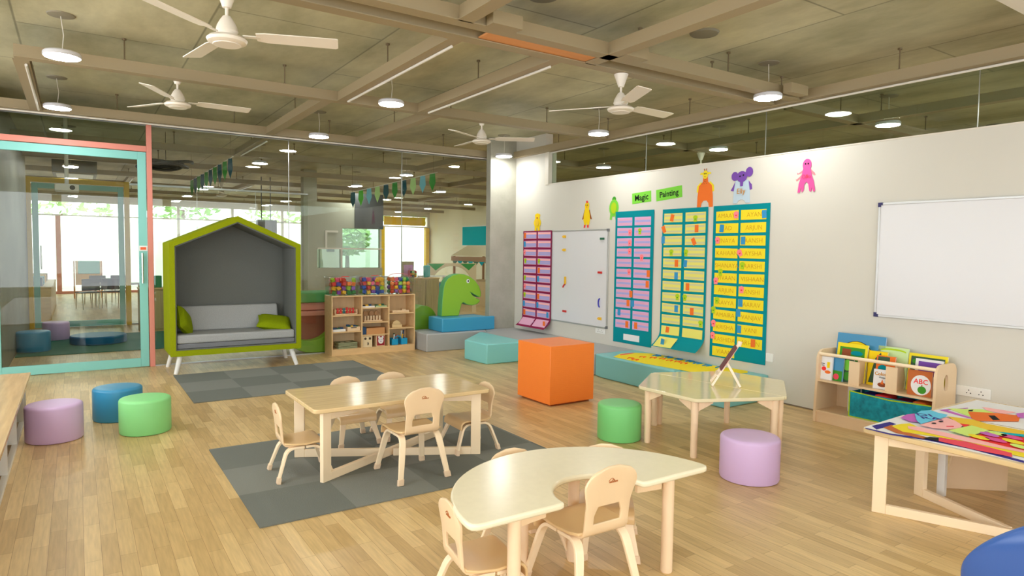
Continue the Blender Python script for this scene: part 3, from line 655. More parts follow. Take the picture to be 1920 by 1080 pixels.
for i in range(6): b = B(); b.cyl((-.105+.042*i,-.02,.016),(-.105+.042*i,-.02,.075),.009,n=10); b.build('peg', PLYE, t)
for i in range(3): b = B(); b.cyl((-.08+.08*i,.018,.105),(-.08+.08*i,.034,.105),.034,n=16); b.cyl((-.08+.08*i,.02,.016),(-.08+.08*i,.032,.075),.006,n=8); b.build('wheel', mat('brown wood', (170,130,90), .5), t)
b = B(); b.box(-.13,.13,-.07,.07,0,.085); put(b, 'wooden_box', mat('tan cardboard', (204,148,94), .6), (SX+.62,SY+.10,.2555), 'plain tan box in the middle column below the pegs', 'box', bevel=.002)
b = B(); b.box(-.03,.03,-.09,.09,0,.10); put(b, 'blue_box', DB, (SX+.457,SY+.13,.2555), 'narrow dark blue box beside the tan box', 'box', bevel=.002)
t = thing('posting_box', 'cream shape box with dark round and square holes on the bottom middle shelf', 'toy', (SX+.50,SY+.085,.0855)); b = B(); b.box(-.068,.068,-.06,.06,0,.15); b.build('box_body', mat('cream box', (232,214,176), .5), t, bevel=.002)
b = B(); b.cyl((-.03,-.0603,.115),(-.03,-.0618,.115),.017,n=14); b.box(.018,.05,-.0618,-.0603,.10,.13); b.extr([(.0+.018*math.cos(a), -.0603, .045+.022*math.sin(a)) for a in [R(q) for q in range(-90,91,20)]], (0,-.0015,0)); b.build('shape_hole', mat('dark hole', (70,58,48), .8), t)
t = thing('picture_cube', 'dark red cube with a white face picture on the bottom middle shelf', 'toy', (SX+.69,SY+.085,.0855)); b = B(); b.box(-.062,.062,-.06,.06,0,.15); b.build('cube_body', PLY, t, bevel=.002)
b = B(); b.box(-.055,.055,-.0615,-.06,.01,.14,0)
vs, fs = plate_data([ell(0,0,.038,.045)], .001); TT = Matrix.Translation((0,-.0616,.078)) @ Matrix.Rotation(R(90),4,'X'); b.add(vs, fs, 1, TT)
for x in (-.026,.026): vs, fs = plate_data([ell(x,.045,.014,.017)], .001); b.add(vs, fs, 1, TT)
for x in (-.014,.014): vs, fs = plate_data([ell(x,.01,.004,.006)], .002); b.add(vs, fs, 2, TT)
vs, fs = plate_data([ell(0,-.012,.009,.006)], .002); b.add(vs, fs, 2, TT)
b.build('picture', [mat('dark red print', (150,30,44), .5), CARD['white'], CARD['purple']], t)
b = B(); b.box(-.125,.125,-.07,.07,0,.012); b.box(-.125,.125,-.072,-.066,.012,.03); b.box(.05,.11,.0,.05,.012,.04,0); put(b, 'wooden_tray', PLY, (SX+.99,SY+.11,.5355), 'shallow wooden tray on the upper right shelf', 'tray', bevel=.002)
b = B(); b.box(-.075,.075,-.06,.06,0,.045); b.extr([(.06*math.cos(R(a)), -.04, .045+.05*math.sin(R(a))) for a in range(0,181,15)], (0,.08,0)); put(b, 'arch_blocks', mat('bare pale wood', (226,200,150), .6), (SX+.94,SY+.11,.3255), 'bare wood half-round block on a slab, right column', 'toy', bevel=.002)
CADDY = mat('bright blue plastic', (22,160,214), .35)
t = thing('craft_caddy', 'bright blue two-part craft caddy on the bottom right shelf', 'caddy', (SX+.975,SY+.105,.0855))
b = B()
for s in (-1,1):
    for q in ((-.115,-.025,-.07,.07,0,.006),(-.115,-.025,-.07,-.064,.006,.085),(-.115,-.025,.064,.07,.006,.085),(-.115,-.109,-.064,.064,.006,.085),(-.031,-.025,-.064,.064,.006,.085)):
        b.box(q[0]*s,q[1]*s,*q[2:])
b.build('cup', CADDY, t, bevel=.004)
b = B(); b.tube(arc3((-.05,0,.08),(0,0,.15),(.05,0,.08),8), .009, 8); b.build('handle', CADDY, t)
for i, (x, y, c, h) in enumerate(((-.08,-.02,WHITE,.12),(-.06,.03,DG,.13),(.05,-.01,YP,.12),(.08,.02,DB,.17),(.06,.04,WHITE,.16),(-.04,0,REDP,.11))):
    b = B(); b.cyl((0,0,0),(0.02,0.01,h),.009,n=10); b.ball((.02,.01,h),.013); put(b, 'craft_tool', c, (SX+.975+x,SY+.105+y,.0935), '%s handled craft tool standing in the blue caddy' % ['short white','dark green','yellow','tall dark blue','tall white','short red'][i], 'craft tool', 'tools in the craft caddy')
# clear bins of blocks on the shelf
blockc = [('red',REDP),('yellow',YP),('blue',mat('block blue',(50,80,180),.35)),('green',mat('block green',(40,150,80),.35)),('purple',mat('block purple',(130,70,180),.35)),('orange',mat('block orange',(245,130,60),.35)),('lime green',mat('block lime',(160,210,60),.35)),('pink',mat('block pink',(235,90,130),.35))]
binpos = [(.19,.40,.26,.24),(.60,.375,.25,.25),(1.0,.36,.25,.235)]
def brickm():
    b = B(); b.box(-.024,.024,-.024,.024,-.022,.022)
    for x in (-.012,.012):
        for y in (-.012,.012): b.cyl((x,y,.022),(x,y,.03),.008,n=8)
    return b
def ballm(): b = B(); b.ball((0,0,0), .032, n=14); return b
proto = {}
rnd = random.Random(4)
for bi, (cx, w, d, h) in enumerate(binpos):
    nm = ['left','middle','right'][bi]
    t = thing('storage_bin', 'clear plastic bin, %s of three on the pine shelf, full of bright toys' % nm, 'bin', (SX+cx,SY+.145,H+.0005), group='clear bins on the pine shelf')
    b = B(); s = .90; q = .0025
    def wallp(p): return p
    for sx, sy in ((1,0),(-1,0),(0,1),(0,-1)):
        if sx: pts = [(sx*w/2*s,-d/2*s,.002),(sx*w/2*s,d/2*s,.002),(sx*w/2,d/2,h),(sx*w/2,-d/2,h)]; b.extr(pts, (-sx*q,0,0))
        else: pts = [(-w/2*s,sy*d/2*s,.002),(w/2*s,sy*d/2*s,.002),(w/2,sy*d/2,h),(-w/2,sy*d/2,h)]; b.extr(pts, (0,-sy*q,0))
    b.box(-w/2*s,w/2*s,-d/2*s,d/2*s,0,.003); b.build('bin_body', BIN, t, smooth=False)
    b = B(); 
    for yy in (-d/2,d/2): b.box(-w/2-.006,w/2+.006,yy-.005,yy+.005,h-.008,h+.004)
    for xx in (-w/2,w/2): b.box(xx-.005,xx+.005,-d/2,d/2,h-.008,h+.004)
    b.build('rim', BIN, t, bevel=.002)
    if bi < 2: b = B(); b.tube([(-.05,-d/2+.0,h+.0),(-.05,-d/2+.0,h+.012),(.05,-d/2+.0,h+.012),(.05,-d/2,h)], .005, 6); b.build('handle', REDP, t)
    else: b = B(); b.tube([(w*.42*math.cos(R(a)),0,h+.05*math.sin(R(a))) for a in range(0,181,15)], .004, 6); b.build('handle', mat('pink handle',(220,120,130),.4), t)
    step = .058; nx = int(w*.84/step); ny = 3; nz = int((h-.03)/step)
    for iz in range(nz+1):
        for iy in range(ny):
            if iy == 1 and iz < nz: continue
            for ix in range(nx):
                if iz == nz and rnd.random() < .3: continue
                cn, cm = rnd.choice(blockc)
                kind = 'ball' if (bi == 2 and rnd.random() < .55) else 'block'
                key = (kind, cn)
                if key not in proto:
                    o = (ballm() if kind == 'ball' else brickm()).build('toy_ball' if kind == 'ball' else 'building_block', cm, None, bevel=0 if kind == 'ball' else .003); proto[key] = o
                else: o = proto[key].copy(); C.objects.link(o)
                o.location = (SX+cx-w*.42+step*(ix+.55)*(w*.84/(nx*step)), SY+.145+(iy-1)*.085*(d/.375)*.9, H+.036+step*iz*.95+rnd.uniform(-.004,.006))
                o.rotation_euler = (rnd.uniform(-.45,.45)+rnd.choice((0,PI/2)), rnd.uniform(-.5,.5), rnd.uniform(-.4,.4)+rnd.choice((0,PI/2)))
                tag(o, '%s plastic %s in the %s clear bin' % (cn, 'toy ball' if kind == 'ball' else 'building block', nm), 'toy', '%s toy %ss in the %s bin' % (cn, kind, nm))
# ------------------------------------------------------------------ soft dinosaur and soft blocks
t = thing('soft_dinosaur', 'green soft-play dinosaur head standing on the bright blue block', 'soft toy', (0,8.44,0))
hd = [(4.60,.446),(4.615,.70),(4.635,.86),(4.66,.94),(4.71,1.0),(4.79,1.045),(4.89,1.065),(5.0,1.055),(5.10,1.02),(5.20,.955),(5.27,.87),(5.305,.78),(5.30,.72),(5.27,.705),(5.215,.735),(5.12,.778),(5.155,.735),(5.22,.695),(5.28,.672),(5.285,.645),(5.24,.61),(5.16,.59),(5.06,.60),(4.985,.638),(4.955,.62),(4.93,.54),(4.905,.446)]
hd = [(x*.948+.02, z) for x, z in hd]
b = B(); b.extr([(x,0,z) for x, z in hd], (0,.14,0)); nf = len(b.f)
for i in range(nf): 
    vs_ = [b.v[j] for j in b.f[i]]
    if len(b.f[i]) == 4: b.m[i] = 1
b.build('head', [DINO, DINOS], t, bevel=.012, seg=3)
b = B(); vs, fs = plate_data([ell(0,0,.026,.030)], .003); T = Matrix.Translation((5.06*.948+.02,-.001,.955)) @ Matrix.Rotation(R(90),4,'X'); b.add(vs, fs, 0, T); vs, fs = plate_data([ell(.004,0,.011,.014)], .005); b.add(vs, fs, 1, T); b.build('eye', [CARD['white'], BLACK], t)
def soft(name, pts, z0, z1, m, label, bevel=.015, group='soft play blocks'):
    b = B(); b.extr([(x,y,z0) for x, y in pts], (0,0,z1-z0)); o = b.build(name, m, None, bevel=bevel, seg=3); return tag(o, label, 'soft block', group)
soft('soft_block', [(4.255,8.17),(5.125,8.17),(5.125,8.232),(5.02,8.232),(5.02,8.61),(4.255,8.61)], .2505, .445, BLUEB, 'bright blue oblong soft block on top of the grey one')
soft('soft_block', [(3.98,8.10),(4.94,8.10),(4.94,8.15),(4.98,8.20),(4.98,8.68),(3.98,8.66)], 0, .25, GREYV, 'grey soft block under the bright blue one, beside the pine shelf')
soft('soft_platform', [(4.80,7.96),(4.80,6.0),(4.90,5.66),(5.515,5.66),(5.515,8.235),(5.0,8.235),(5.0,8.195),(4.945,8.14),(4.945,7.96)], 0, .25, GREYV, 'long grey soft platform along the wall below the magnet board')
soft('soft_block', [(4.19,6.86),(4.79,6.84),(4.79,7.97),(4.74,7.97),(4.165,7.37)], 0, .252, TEALV, 'pale aqua five-sided soft block on the floor left of the orange cube')
TEAL2 = mat('teal bench vinyl', (126,196,200), .42)
soft('soft_bench', [(4.865,4.43),(5.515,4.43),(5.515,5.655),(4.905,5.655),(4.865,5.5)], 0, .25, TEAL2, 'long teal soft bench along the right wall behind the orange cube')
soft('soft_bench', [(4.865,3.83),(5.515,3.83),(5.515,4.424),(4.865,4.424)], 0, .248, TEAL2, 'short teal soft bench behind the hexagon table')
# green and red soft arches behind the glass
t = thing('soft_arch_tunnel', 'soft play tunnel with red arch and green base behind the glass', 'soft block', (0,8.78,0))
RED2 = mat('brick red vinyl', (176,92,76), .5); PNK2 = mat('salmon vinyl', (226,150,136), .5); GR3 = mat('emerald vinyl', (72,170,96), .5)
b = B(); b.box(2.2,3.05,.25,.75,.66,.80); b.build('top_block', GR3, t, bevel=.012)
b = B(); b.extr([(2.2,.27,.655),(3.1,.27,.655),(3.1,.27,.56),(2.2,.27,.56)], (0,.4,0)); b.box(2.2,3.1,.31,.7,.10,.56,1); b.build('arch_block', [PNK2, RED2], t)
b = B(); b.box(2.2,3.1,.22,.30,.48,.545); b.build('rail', PNK2, t, bevel=.008)
pts = [(2.30,.40)]+[(2.30+.30*(1-math.cos(R(a))), .40-.24*math.sin(R(a))) for a in range(10,171,16)]+[(2.95,.45)]
base = [(x, z) for x, z in pts]+[(2.95,.0)]+[(2.62+.34*math.cos(R(a)), .30+.30*math.sin(R(a))) for a in range(-90,-181,-15)]
b = B(); b.extr([(x,.03,z+.002) for x, z in base], (0,.17,0)); b.build('rocker', DINO, t, bevel=.01)
b = B(); b.extr([(4.02,.06,.0)]+[(4.30+.21*math.cos(R(a)), .06, .36+.22*math.sin(R(a))) for a in range(170,-1,-15)]+[(4.51,.06,.0)], (0,.3,0)); o = b.build('soft_hump', DINO, None, bevel=.012); o.location = (-.02,8.74,.0); tag(o, 'lime green rounded soft hump between the pine shelf and the blue block', 'soft block')
# orange cube
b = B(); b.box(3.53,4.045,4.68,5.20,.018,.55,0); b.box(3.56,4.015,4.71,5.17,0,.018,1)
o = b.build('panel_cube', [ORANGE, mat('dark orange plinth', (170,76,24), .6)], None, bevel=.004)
m = ORANGE; nt = m.node_tree; bs = nt.nodes['Principled BSDF']; tc = nt.nodes.new('ShaderNodeTexCoord'); br = nt.nodes.new('ShaderNodeTexBrick'); br.offset = 0
br.inputs['Scale'].default_value = 1; br.inputs['Brick Width'].default_value = .026; br.inputs['Row Height'].default_value = .018; br.inputs['Mortar Size'].default_value = .0016
br.inputs['Color1'].default_value = (1,1,1,1); br.inputs['Color2'].default_value = (1,1,1,1); br.inputs['Mortar'].default_value = (.3,.3,.3,1)
sp = nt.nodes.new('ShaderNodeSeparateXYZ'); ad = nt.nodes.new('ShaderNodeMath'); ad.operation = 'ADD'; cb = nt.nodes.new('ShaderNodeCombineXYZ'); bp = nt.nodes.new('ShaderNodeBump'); bp.inputs['Strength'].default_value = .8; bp.inputs['Distance'].default_value = .004
nt.links.new(tc.outputs['Object'], sp.inputs[0]); nt.links.new(sp.outputs[0], ad.inputs[0]); nt.links.new(sp.outputs[1], ad.inputs[1]); nt.links.new(ad.outputs[0], cb.inputs[0]); nt.links.new(sp.outputs[2], cb.inputs[1])
nt.links.new(cb.outputs[0], br.inputs[0]); nt.links.new(br.outputs[0], bp.inputs['Height']); nt.links.new(bp.outputs[0], bs.inputs['Normal'])
tag(o, 'bright orange ribbed storage cube standing on the bare floor', 'cube')
# ------------------------------------------------------------------ white bench unit at left
t = thing('bench_unit', 'white open bench unit with a planked wood top at the left edge', 'bench', (0,0,0))
b = B(); b.box(-1.05,-.335,1.2,6.62,.335,.36); b.build('bench_top', mat('planked bench top', (214,178,128), .25, noise=.12, scale=4, stretch=(9,.6,1)), t, bevel=.003)
b = B(); b.box(-.40,-.37,1.2,6.6,.0,.03,0); b.box(-1.0,-.98,1.2,6.6,.03,.335,0); b.build('back_panel', WHITE, t)
for y in (1.22,1.95,2.68,3.41,4.14,4.87,5.6,6.30,6.58): b = B(); b.box(-.98,-.37,y-.01,y+.01,.03,.335); b.build('divider_panel', WHITE, t)
# ------------------------------------------------------------------ things on the right wall
def wp(y, z, d=0): return (XW-d, y, z)
CARD['periwinkle'] = mat('paper periwinkle', (170,170,226), .8)
def wplate(b, pts, cy, cz, d, m, th=.0012, tilt=0):
    c, s = math.cos(R(tilt)), math.sin(R(tilt))
    b.extr([(XW-d, cy-(u*c-v*s), cz+(u*s+v*c)) for u, v in pts], (-th,0,0), m)
def wtext(b, s, cy, cz, d, size, m, bold=0, tilt=0, shear=0):
    vs, fs = text_data(s, size, .0006, bold, shear=shear)
    T = Matrix.Translation((XW-d, cy, cz)) @ Matrix(((0,0,-1,0),(-1,0,0,0),(0,1,0,0),(0,0,0,1))) @ Matrix.Rotation(R(tilt),4,'Z')
    b.add(vs, fs, m, T)
rect = lambda w, h: [(-w/2,-h/2),(w/2,-h/2),(w/2,h/2),(-w/2,h/2)]
def sticker(col, kind):
    """little animal stickers: returns list of (shape, material key)"""
    if kind == 'pig': return [(ell(0,.014,.03,.028,12),'pink'),(rect(.046,.06),'pink'),(rect(.02,.012),'red')]
    if kind == 'frog': return [(ell(0,.018,.03,.024,12),'lime'),(rect(.042,.06),'lime'),(rect(.018,.01),'darkgreen')]
    return [(rect(.05,.078),col)]
def chart(label, yl, yr, zt, zb, board, cards, stk, curl=0, curlm=None, names=None, txt='ink', scrib=None, z0=None, pitch=.13, colw=(.28,.28), colx=None, ch=.098, extra=None):
    yc = (yl+yr)/2; w = yl-yr
    t = thing('name_chart', label, 'wall chart', (XW,yc,0)); t.location = (0,0,0)
    b = B(); d0 = .006
    # board with a gently lifting lower edge
    nseg = 10; prof = [(zt, d0), (zb+curl*1.1, d0)]
    if curl: prof += [(zb+curl*1.1-curl*1.1*(i/6), d0+curl*.95*(i/6)**2) for i in range(1,7)]
    else: prof += [(zb, d0+.004)]
    for i in range(len(prof)-1):
        (za, da), (zc, dc) = prof[i], prof[i+1]
        b.extr([(XW-da,yl,za),(XW-da,yr,za),(XW-dc,yr,zc),(XW-dc,yl,zc)], (-.0012,0,0), 0)
    b.build('chart_board', [board], t, smooth=False)
    def doff(z):
        for i in range(len(prof)-1):
            (za, da), (zc, dc) = prof[i], prof[i+1]
            if zc <= z <= za: return da+(dc-da)*(za-z)/(za-zc)
        return d0
    n = max(len(cards[0]), len(cards[1]))
    for c in (0,1):
        for i, mk in enumerate(cards[c]):
            if not mk: continue
            z = z0-pitch*i; y = yl-colx[c]; dd = max(doff(z-ch/2), doff(z+ch/2))+.0024
            b = B(); keys = [mk]
            dt, db = doff(z+ch/2)+.0022, doff(z-ch/2)+.0022; cw = colw[c]; tl = rnd.uniform(-.003,.003)
            b.extr([(XW-dt,y+cw/2,z+ch/2+tl),(XW-dt,y-cw/2,z+ch/2-tl),(XW-db,y-cw/2,z-ch/2-tl),(XW-db,y+cw/2,z-ch/2+tl)], (-.001,0,0), 0)
            ms = [CARD[mk]]
            if names and i < len(names[c]) and names[c][i]:
                ms.append(CARD[txt]); wtext(b, names[c][i], y-.01, z-.002, dd+.0012, .064, 1, bold=-.0012)
            if scrib:
                ms += [CARD[k] for k in scrib]
                for q in range(len(scrib)):
                    hh = ch*.8/len(scrib); zz = z+ch*.4-hh*(q+.5)
                    k1 = doff(zz+hh*.4)+.0034; k2 = doff(zz-hh*.4)+.0034
                    x0 = rnd.uniform(.02,.09)*cw; x1 = rnd.uniform(.0,.05)*cw
                    b.extr([(XW-k1,y+cw/2-x0,zz+hh*.42),(XW-k1,y-cw/2+x1,zz+hh*.42),(XW-k2,y-cw/2+x1,zz-hh*.42),(XW-k2,y+cw/2-x0,zz-hh*.42)], (-.0006,0,0), 1+q)
            b.build('name_card', ms, t, smooth=False)
    for (c, i, u, kind, tl) in stk:
        z = z0-pitch*i; y = yl-colx[c]-u*colw[c]/2; dd = max(doff(z-.03), doff(z+.03))+.005
        b = B(); ks = []
        for pts, mk in sticker(kind, kind):
            if mk not in ks: ks.append(mk)
            wplate(b, pts, y, z, dd+.0008*len(b.m)*.05, ks.index(mk), tilt=tl)
        b.build('sticker', [CARD[k] for k in ks], t, smooth=False)
    if extra:
        b = B(); y, z, w_, h_ = extra; b.extr([(XW-doff(z)-.003,y+w_/2,z+h_/2),(XW-doff(z)-.003,y-w_/2,z+h_/2),(XW-doff(z)-.003,y-w_/2,z-h_/2),(XW-doff(z)-.003,y+w_/2,z-h_/2)], (-.001,0,0)); b.build('blank_card', CARD['white'], t, smooth=False)
    return t
NL = ['AMAAYA','JAD','INAYA','KAHAAN','SHANAYA','VIVAAN','ARJUN','KAVYA','AMAIRA','KRISHA','RASHIDA','VIAAN']
NR = ['AYAN','ARJUN','AANSH','AYSHA','AARSHI','VISHAAN','ANSHI','AARAV','VANJAV','VANI','ARHAN']
chart('teal name chart with bright yellow cards, nearest of the four wall charts', 4.545,3.875,1.895,.335, CARD['teal'], (['yellow']*12, ['yellow']*11),
      [(0,0,.8,'pig',0),(1,0,.85,'blue',4),(0,1,-.45,'blue',-6),(0,2,-.8,'pig',5),(1,2,-.75,'blue',0),(1,3,-.98,'pig',32),(1,4,-.75,'frog',0),(0,4.6,-.45,'frog',0),(0,5.3,-.85,'pig',0),(1,5.9,-.75,'pig',0),(0,6.9,-.7,'frog',0),(1,6.9,-.8,'blue',0),(0,7.7,-1,'frog',0),(1,7.7,-.95,'blue',2),(0,8.8,-.95,'pig',4),(1,9.0,-.85,'blue',0),(0,9.8,-1,'pig',0),(1,9.95,.3,'orange',0)],
      names=(NL,NR), z0=1.79, pitch=.1265, colw=(.275,.29), colx=(.175,.485))
chart('teal chart with pale yellow striped cards and a lifting bottom edge, under the orange giraffe', 5.255,4.615,1.893,.36, CARD['teal'], (['paleyellow']*12, ['paleyellow']*11),
      [(0,0,-.1,'orange',-14),(1,.2,0,'frog',0),(0,1,-1,'orange',24),(1,1,.15,'orange',0),(0,1.95,-1.05,'blue',0),(1,2.1,-.1,'orange',28),(0,3.1,-.1,'frog',0),(1,3.1,-.85,'frog',0),(0,4,.5,'orange',0),(1,4,-.9,'blue',-6),(0,5.1,.5,'blue',0),(1,6,-.6,'orange',0),(0,7,.7,'frog',0),(1,7,-.85,'frog',0),(0,8,.6,'blue',0),(1,8.1,-.1,'orange',0),(1,9.1,.8,'frog',0),(0,10,-.3,'orange',-10),(0,11,-.1,'blue',-8)],
      scrib=('grid','paleyellow','grid'), z0=1.795, pitch=.1255, colw=(.265,.275), colx=(.16,.475), curl=.15)
chart('teal chart with lilac striped cards and one white card, right of the magnet board', 6.03,5.385,1.90,.31, CARD['teal'], (['lilac']*11, ['lilac']*11),
      [(1,1,-.3,'frog',0),(0,1.1,.75,'pig',0),(0,2.1,.75,'pig',0),(0,2.9,.75,'pig',0),(1,3.5,0,'pig',0),(0,4.9,.75,'pig',0),(1,4.95,.85,'orange',0),(1,5.95,.75,'orange',0),(0,7,1.05,'orange',0),(0,7.9,.7,'orange',0),(1,7.9,-1,'blue',0),(0,8.9,-.5,'blue',0),(0,10,.6,'orange',0),(1,10,-.55,'orange',0)],
      scrib=('pinklilac','periwinkle','pinklilac'), z0=1.775, pitch=.1235, colw=(.255,.265), colx=(.165,.465), extra=(5.71,.385,.27,.075))
chart('narrow maroon chart with pink and blue cards overlapping the left end of the magnet board', 7.99,7.295,1.70,.32, CARD['maroon'], (['pinklilac']*11, ['pinklilac']*11),
      [(0,0,-.85,'orange',0),(0,1,-.9,'blue',0),(0,2,-.9,'pig',0),(0,3,-.75,'frog',0),(1,3,-.75,'frog',0),(1,4,-.75,'orange',0),(0,5,-.8,'frog',0),(1,5,-.85,'blue',0),(0,6,-.8,'pig',0),(0,7,-.8,'frog',0),(1,7,-.8,'orange',0),(0,8,-.9,'blue',0),(1,8,-.9,'blue',0),(0,9,-.8,'orange',0),(1,9,.7,'blue',0),(1,10,.75,'orange',0)],
      scrib=('skin','periwinkle','periwinkle'), z0=1.635, pitch=.1245, colw=(.305,.305), colx=(.18,.52), curl=.13, ch=.095).location = (-.02,0,0)
def wboard(label, yl, yr, zb, zt, corner):
    t = thing('whiteboard', label, 'whiteboard')
    b = B(); b.box(XW-.014,XW-.001,yr,yl,zb,zt); b.build('board_surface', mat('whiteboard enamel', (222,222,226), .22), t, smooth=False)
    b = B()
    for q in ((yr,yl,zt-.014,zt+.004),(yr,yl,zb-.004,zb+.014),(yl-.014,yl+.004,zb,zt),(yr-.004,yr+.014,zb,zt)): b.box(XW-.018,XW-.001,*q)
    b.build('board_frame', mat('aluminium trim', (196,196,194), .35, .6), t, bevel=.002)
    for y, z, s, u in ((yl,zt,-1,-1),(yl,zb,-1,1),(yr,zt,1,-1),(yr,zb,1,1)):
        b = B(); b.box(XW-.021,XW-.0005,y-s*.006,y+s*.03,z-u*.006,z+u*.016); b.box(XW-.0212,XW-.0005,y-s*.006,y+s*.016,z+u*.016,z+u*.03); b.build('corner_cap', corner, t)
    return t
wboard('magnetic whiteboard with a row of fridge magnets, half behind the maroon chart', 8.0,6.145,.452,1.692, mat('grey corner cap', (110,112,116), .5))
wboard('large blank whiteboard with dark blue corners at the right edge', 2.853,.95,.906,1.832, mat('navy corner cap', (44,40,96), .5))
MG = {'yellow':YP,'green':DG,'red':REDP,'blue':mat('magnet blue',(50,50,180),.35)}
def magnet(y, z, kind, c, label, c2=None):
    b = B(); m = [MG[c]]+([MG[c2]] if c2 else [])
    if kind == 'bar': wplate(b, rect(.075,.026), y, z, .0195, 0, .012)
    elif kind == 'curve': b.tube([(XW-.026,y-.03*math.cos(R(a)),z+.055*math.sin(R(a))) for a in range(100,261,20)], .008, 8)
    elif kind == 'duo': wplate(b, rect(.03,.10), y, z+.03, .0195, 0, .012); b.tube([(XW-.026,y+.005+.04*math.sin(R(a)*1.0),z-.02-.05*(a/90)) for a in range(0,91,15)], .009, 8, 1)
    else: b.ball((XW-.028,y+.012,z), .014); wplate(b, rect(.05,.035), y-.015, z, .0195, 0, .009)
    tag(b.build('board_magnet', m), label, 'magnet', 'magnets on the whiteboard')
for a in ((7.03,1.61,'tag','yellow','upper left yellow magnet on the magnet board'),(7.03,1.43,'tag','yellow','second yellow magnet below the upper left one on the magnet board'),(6.985,.99,'duo','yellow','tall yellow magnet with a red tail on the magnet board','red'),
          (6.99,.60,'bar','red','red and green bar magnet low on the magnet board'),(6.25,1.575,'bar','green','dark green bar magnet at the top right of the magnet board'),(6.28,1.15,'bar','red','small red bar magnet at the right side of the magnet board'),(6.27,.765,'curve','blue','curved blue magnet on the right side of the magnet board'),(6.28,.565,'tag','yellow','yellow magnet in the lower right corner of the magnet board')):
    magnet(*a[:5], *(a[5:] or ()))
# title cards
for s, yc, zc, w, h, tl in (('Magic', 5.60, 2.05, .31, .125, 3), ('Painting', 5.175, 2.068, .385, .13, 4)):
    b = B(); wplate(b, rect(w,h), yc, zc, .0006, 0, tilt=tl); wtext(b, s, yc, zc-.002, .0025, .098 if s == 'Magic' else .09, 1, bold=.0018, tilt=tl)
    tag(b.build('title_card', [CARD['green'], CARD['black']], smooth=False), 'green paper card reading %s above the charts' % s, 'paper sign', 'green title cards')
# paper animals
def animal(name, label, y, z, layers, text=None):
    b = B(); ks = []
    for i, (pts, k) in enumerate(layers):
        if k not in ks: ks.append(k)
        wplate(b, pts, y, z, .0006+.0013*i, ks.index(k))
    if text:
        s, u, v, sz, k = text
        if k not in ks: ks.append(k)
        wtext(b, s, y-u, z+v, .003+.0013*len(layers)+.0006, sz, ks.index(k))
    tag(b.build(name, [CARD[k] for k in ks], smooth=False), label, 'paper cutout')
animal('paper_bear', 'small yellow paper bear above the maroon chart', 7.675, 1.835, [(ell(-.045,.085,.02,.02),'ochre'),(ell(.045,.085,.02,.02),'ochre'),(ell(0,.065,.058,.05),'gold'),(ell(0,-.02,.085,.075),'gold'),([(-.06,-.06),(-.065,-.135),(-.015,-.135),(-.01,-.07)],'gold'),([(.06,-.06),(.065,-.135),(.015,-.135),(.01,-.07)],'gold'),(ell(0,.05,.02,.012),'brown'),(ell(0,-.02,.045,.04),'ochre')])
animal('paper_chick', 'yellow paper chick with brown wings above the magnet board', 6.58, 1.885, [([(-.05,.07),(-.075,.0),(-.10,-.06),(-.065,-.05),(-.03,.03)],'bark'),([(.05,.07),(.075,.0),(.10,-.06),(.065,-.05),(.03,.03)],'bark'),(ell(0,.115,.045,.052),'gold'),([(-.035,.09),(-.06,.0),(-.065,-.07),(-.045,-.13),(-.01,-.13),(0,-.09),(.01,-.13),(.045,-.13),(.065,-.07),(.06,0),(.035,.09)],'gold'),([(-.012,.155),(-.02,.185),(-.005,.172),(.003,.19),(.01,.17),(.022,.18),(.015,.15)],'red'),(ell(-.016,.125,.006,.008),'black'),(ell(.016,.125,.006,.008),'black'),([(-.012,.108),(.012,.108),(0,.09)],'orange'),([(-.045,-.13),(-.05,-.165),(-.02,-.165),(-.018,-.13)],'red'),([(.045,-.13),(.05,-.165),(.02,-.165),(.018,-.13)],'red')])
animal('paper_turtle', 'green paper turtle overlapping the top corner of the lilac card chart', 6.07, 1.95, [(ell(0,.105,.035,.035),'darkgreen'),(ell(0,0,.085,.105),'green'),([(-.06,-.06),(-.07,-.14),(-.035,-.145),(-.02,-.08)],'green'),([(.06,-.06),(.07,-.14),(.035,-.145),(.02,-.08)],'green'),(ell(0,-.0,.05,.07),'lime')])
animal('paper_giraffe', 'orange paper giraffe with a yellow head above the pale yellow chart', 4.665, 2.085, [([(-.11,.03),(-.115,-.03),(-.09,-.04),(-.05,.06),(-.06,.075)],'yellow'),([(.11,.03),(.115,-.03),(.09,-.04),(.05,.06),(.06,.075)],'yellow'),([(-.028,.12),(-.035,.07),(-.085,.03),(-.10,-.08),(-.105,-.195),(-.055,-.195),(-.045,-.15),(-.02,-.125),(.02,-.125),(.045,-.15),(.055,-.195),(.105,-.195),(.10,-.08),(.085,.03),(.035,.07),(.028,.12)],'orange'),
   (ell(-.05,.158,.022,.011),'yellow'),(ell(.05,.158,.022,.011),'yellow'),(ell(0,.145,.034,.045),'yellow'),([(-.016,.185),(-.022,.205),(-.014,.21),(-.008,.187)],'brown'),([(.016,.185),(.022,.205),(.014,.21),(.008,.187)],'brown'),(ell(-.012,.155,.006,.006),'black'),(ell(.012,.155,.006,.006),'black'),([(-.012,.125),(.012,.125),(0,.118)],'bark')]+[(ell(u,v,.004,.005,8),'bark') for u, v in ((-.01,.09),(.01,.095),(0,.075),(-.018,.065),(.018,.07),(-.03,.05),(.03,.052),(0,.05))])
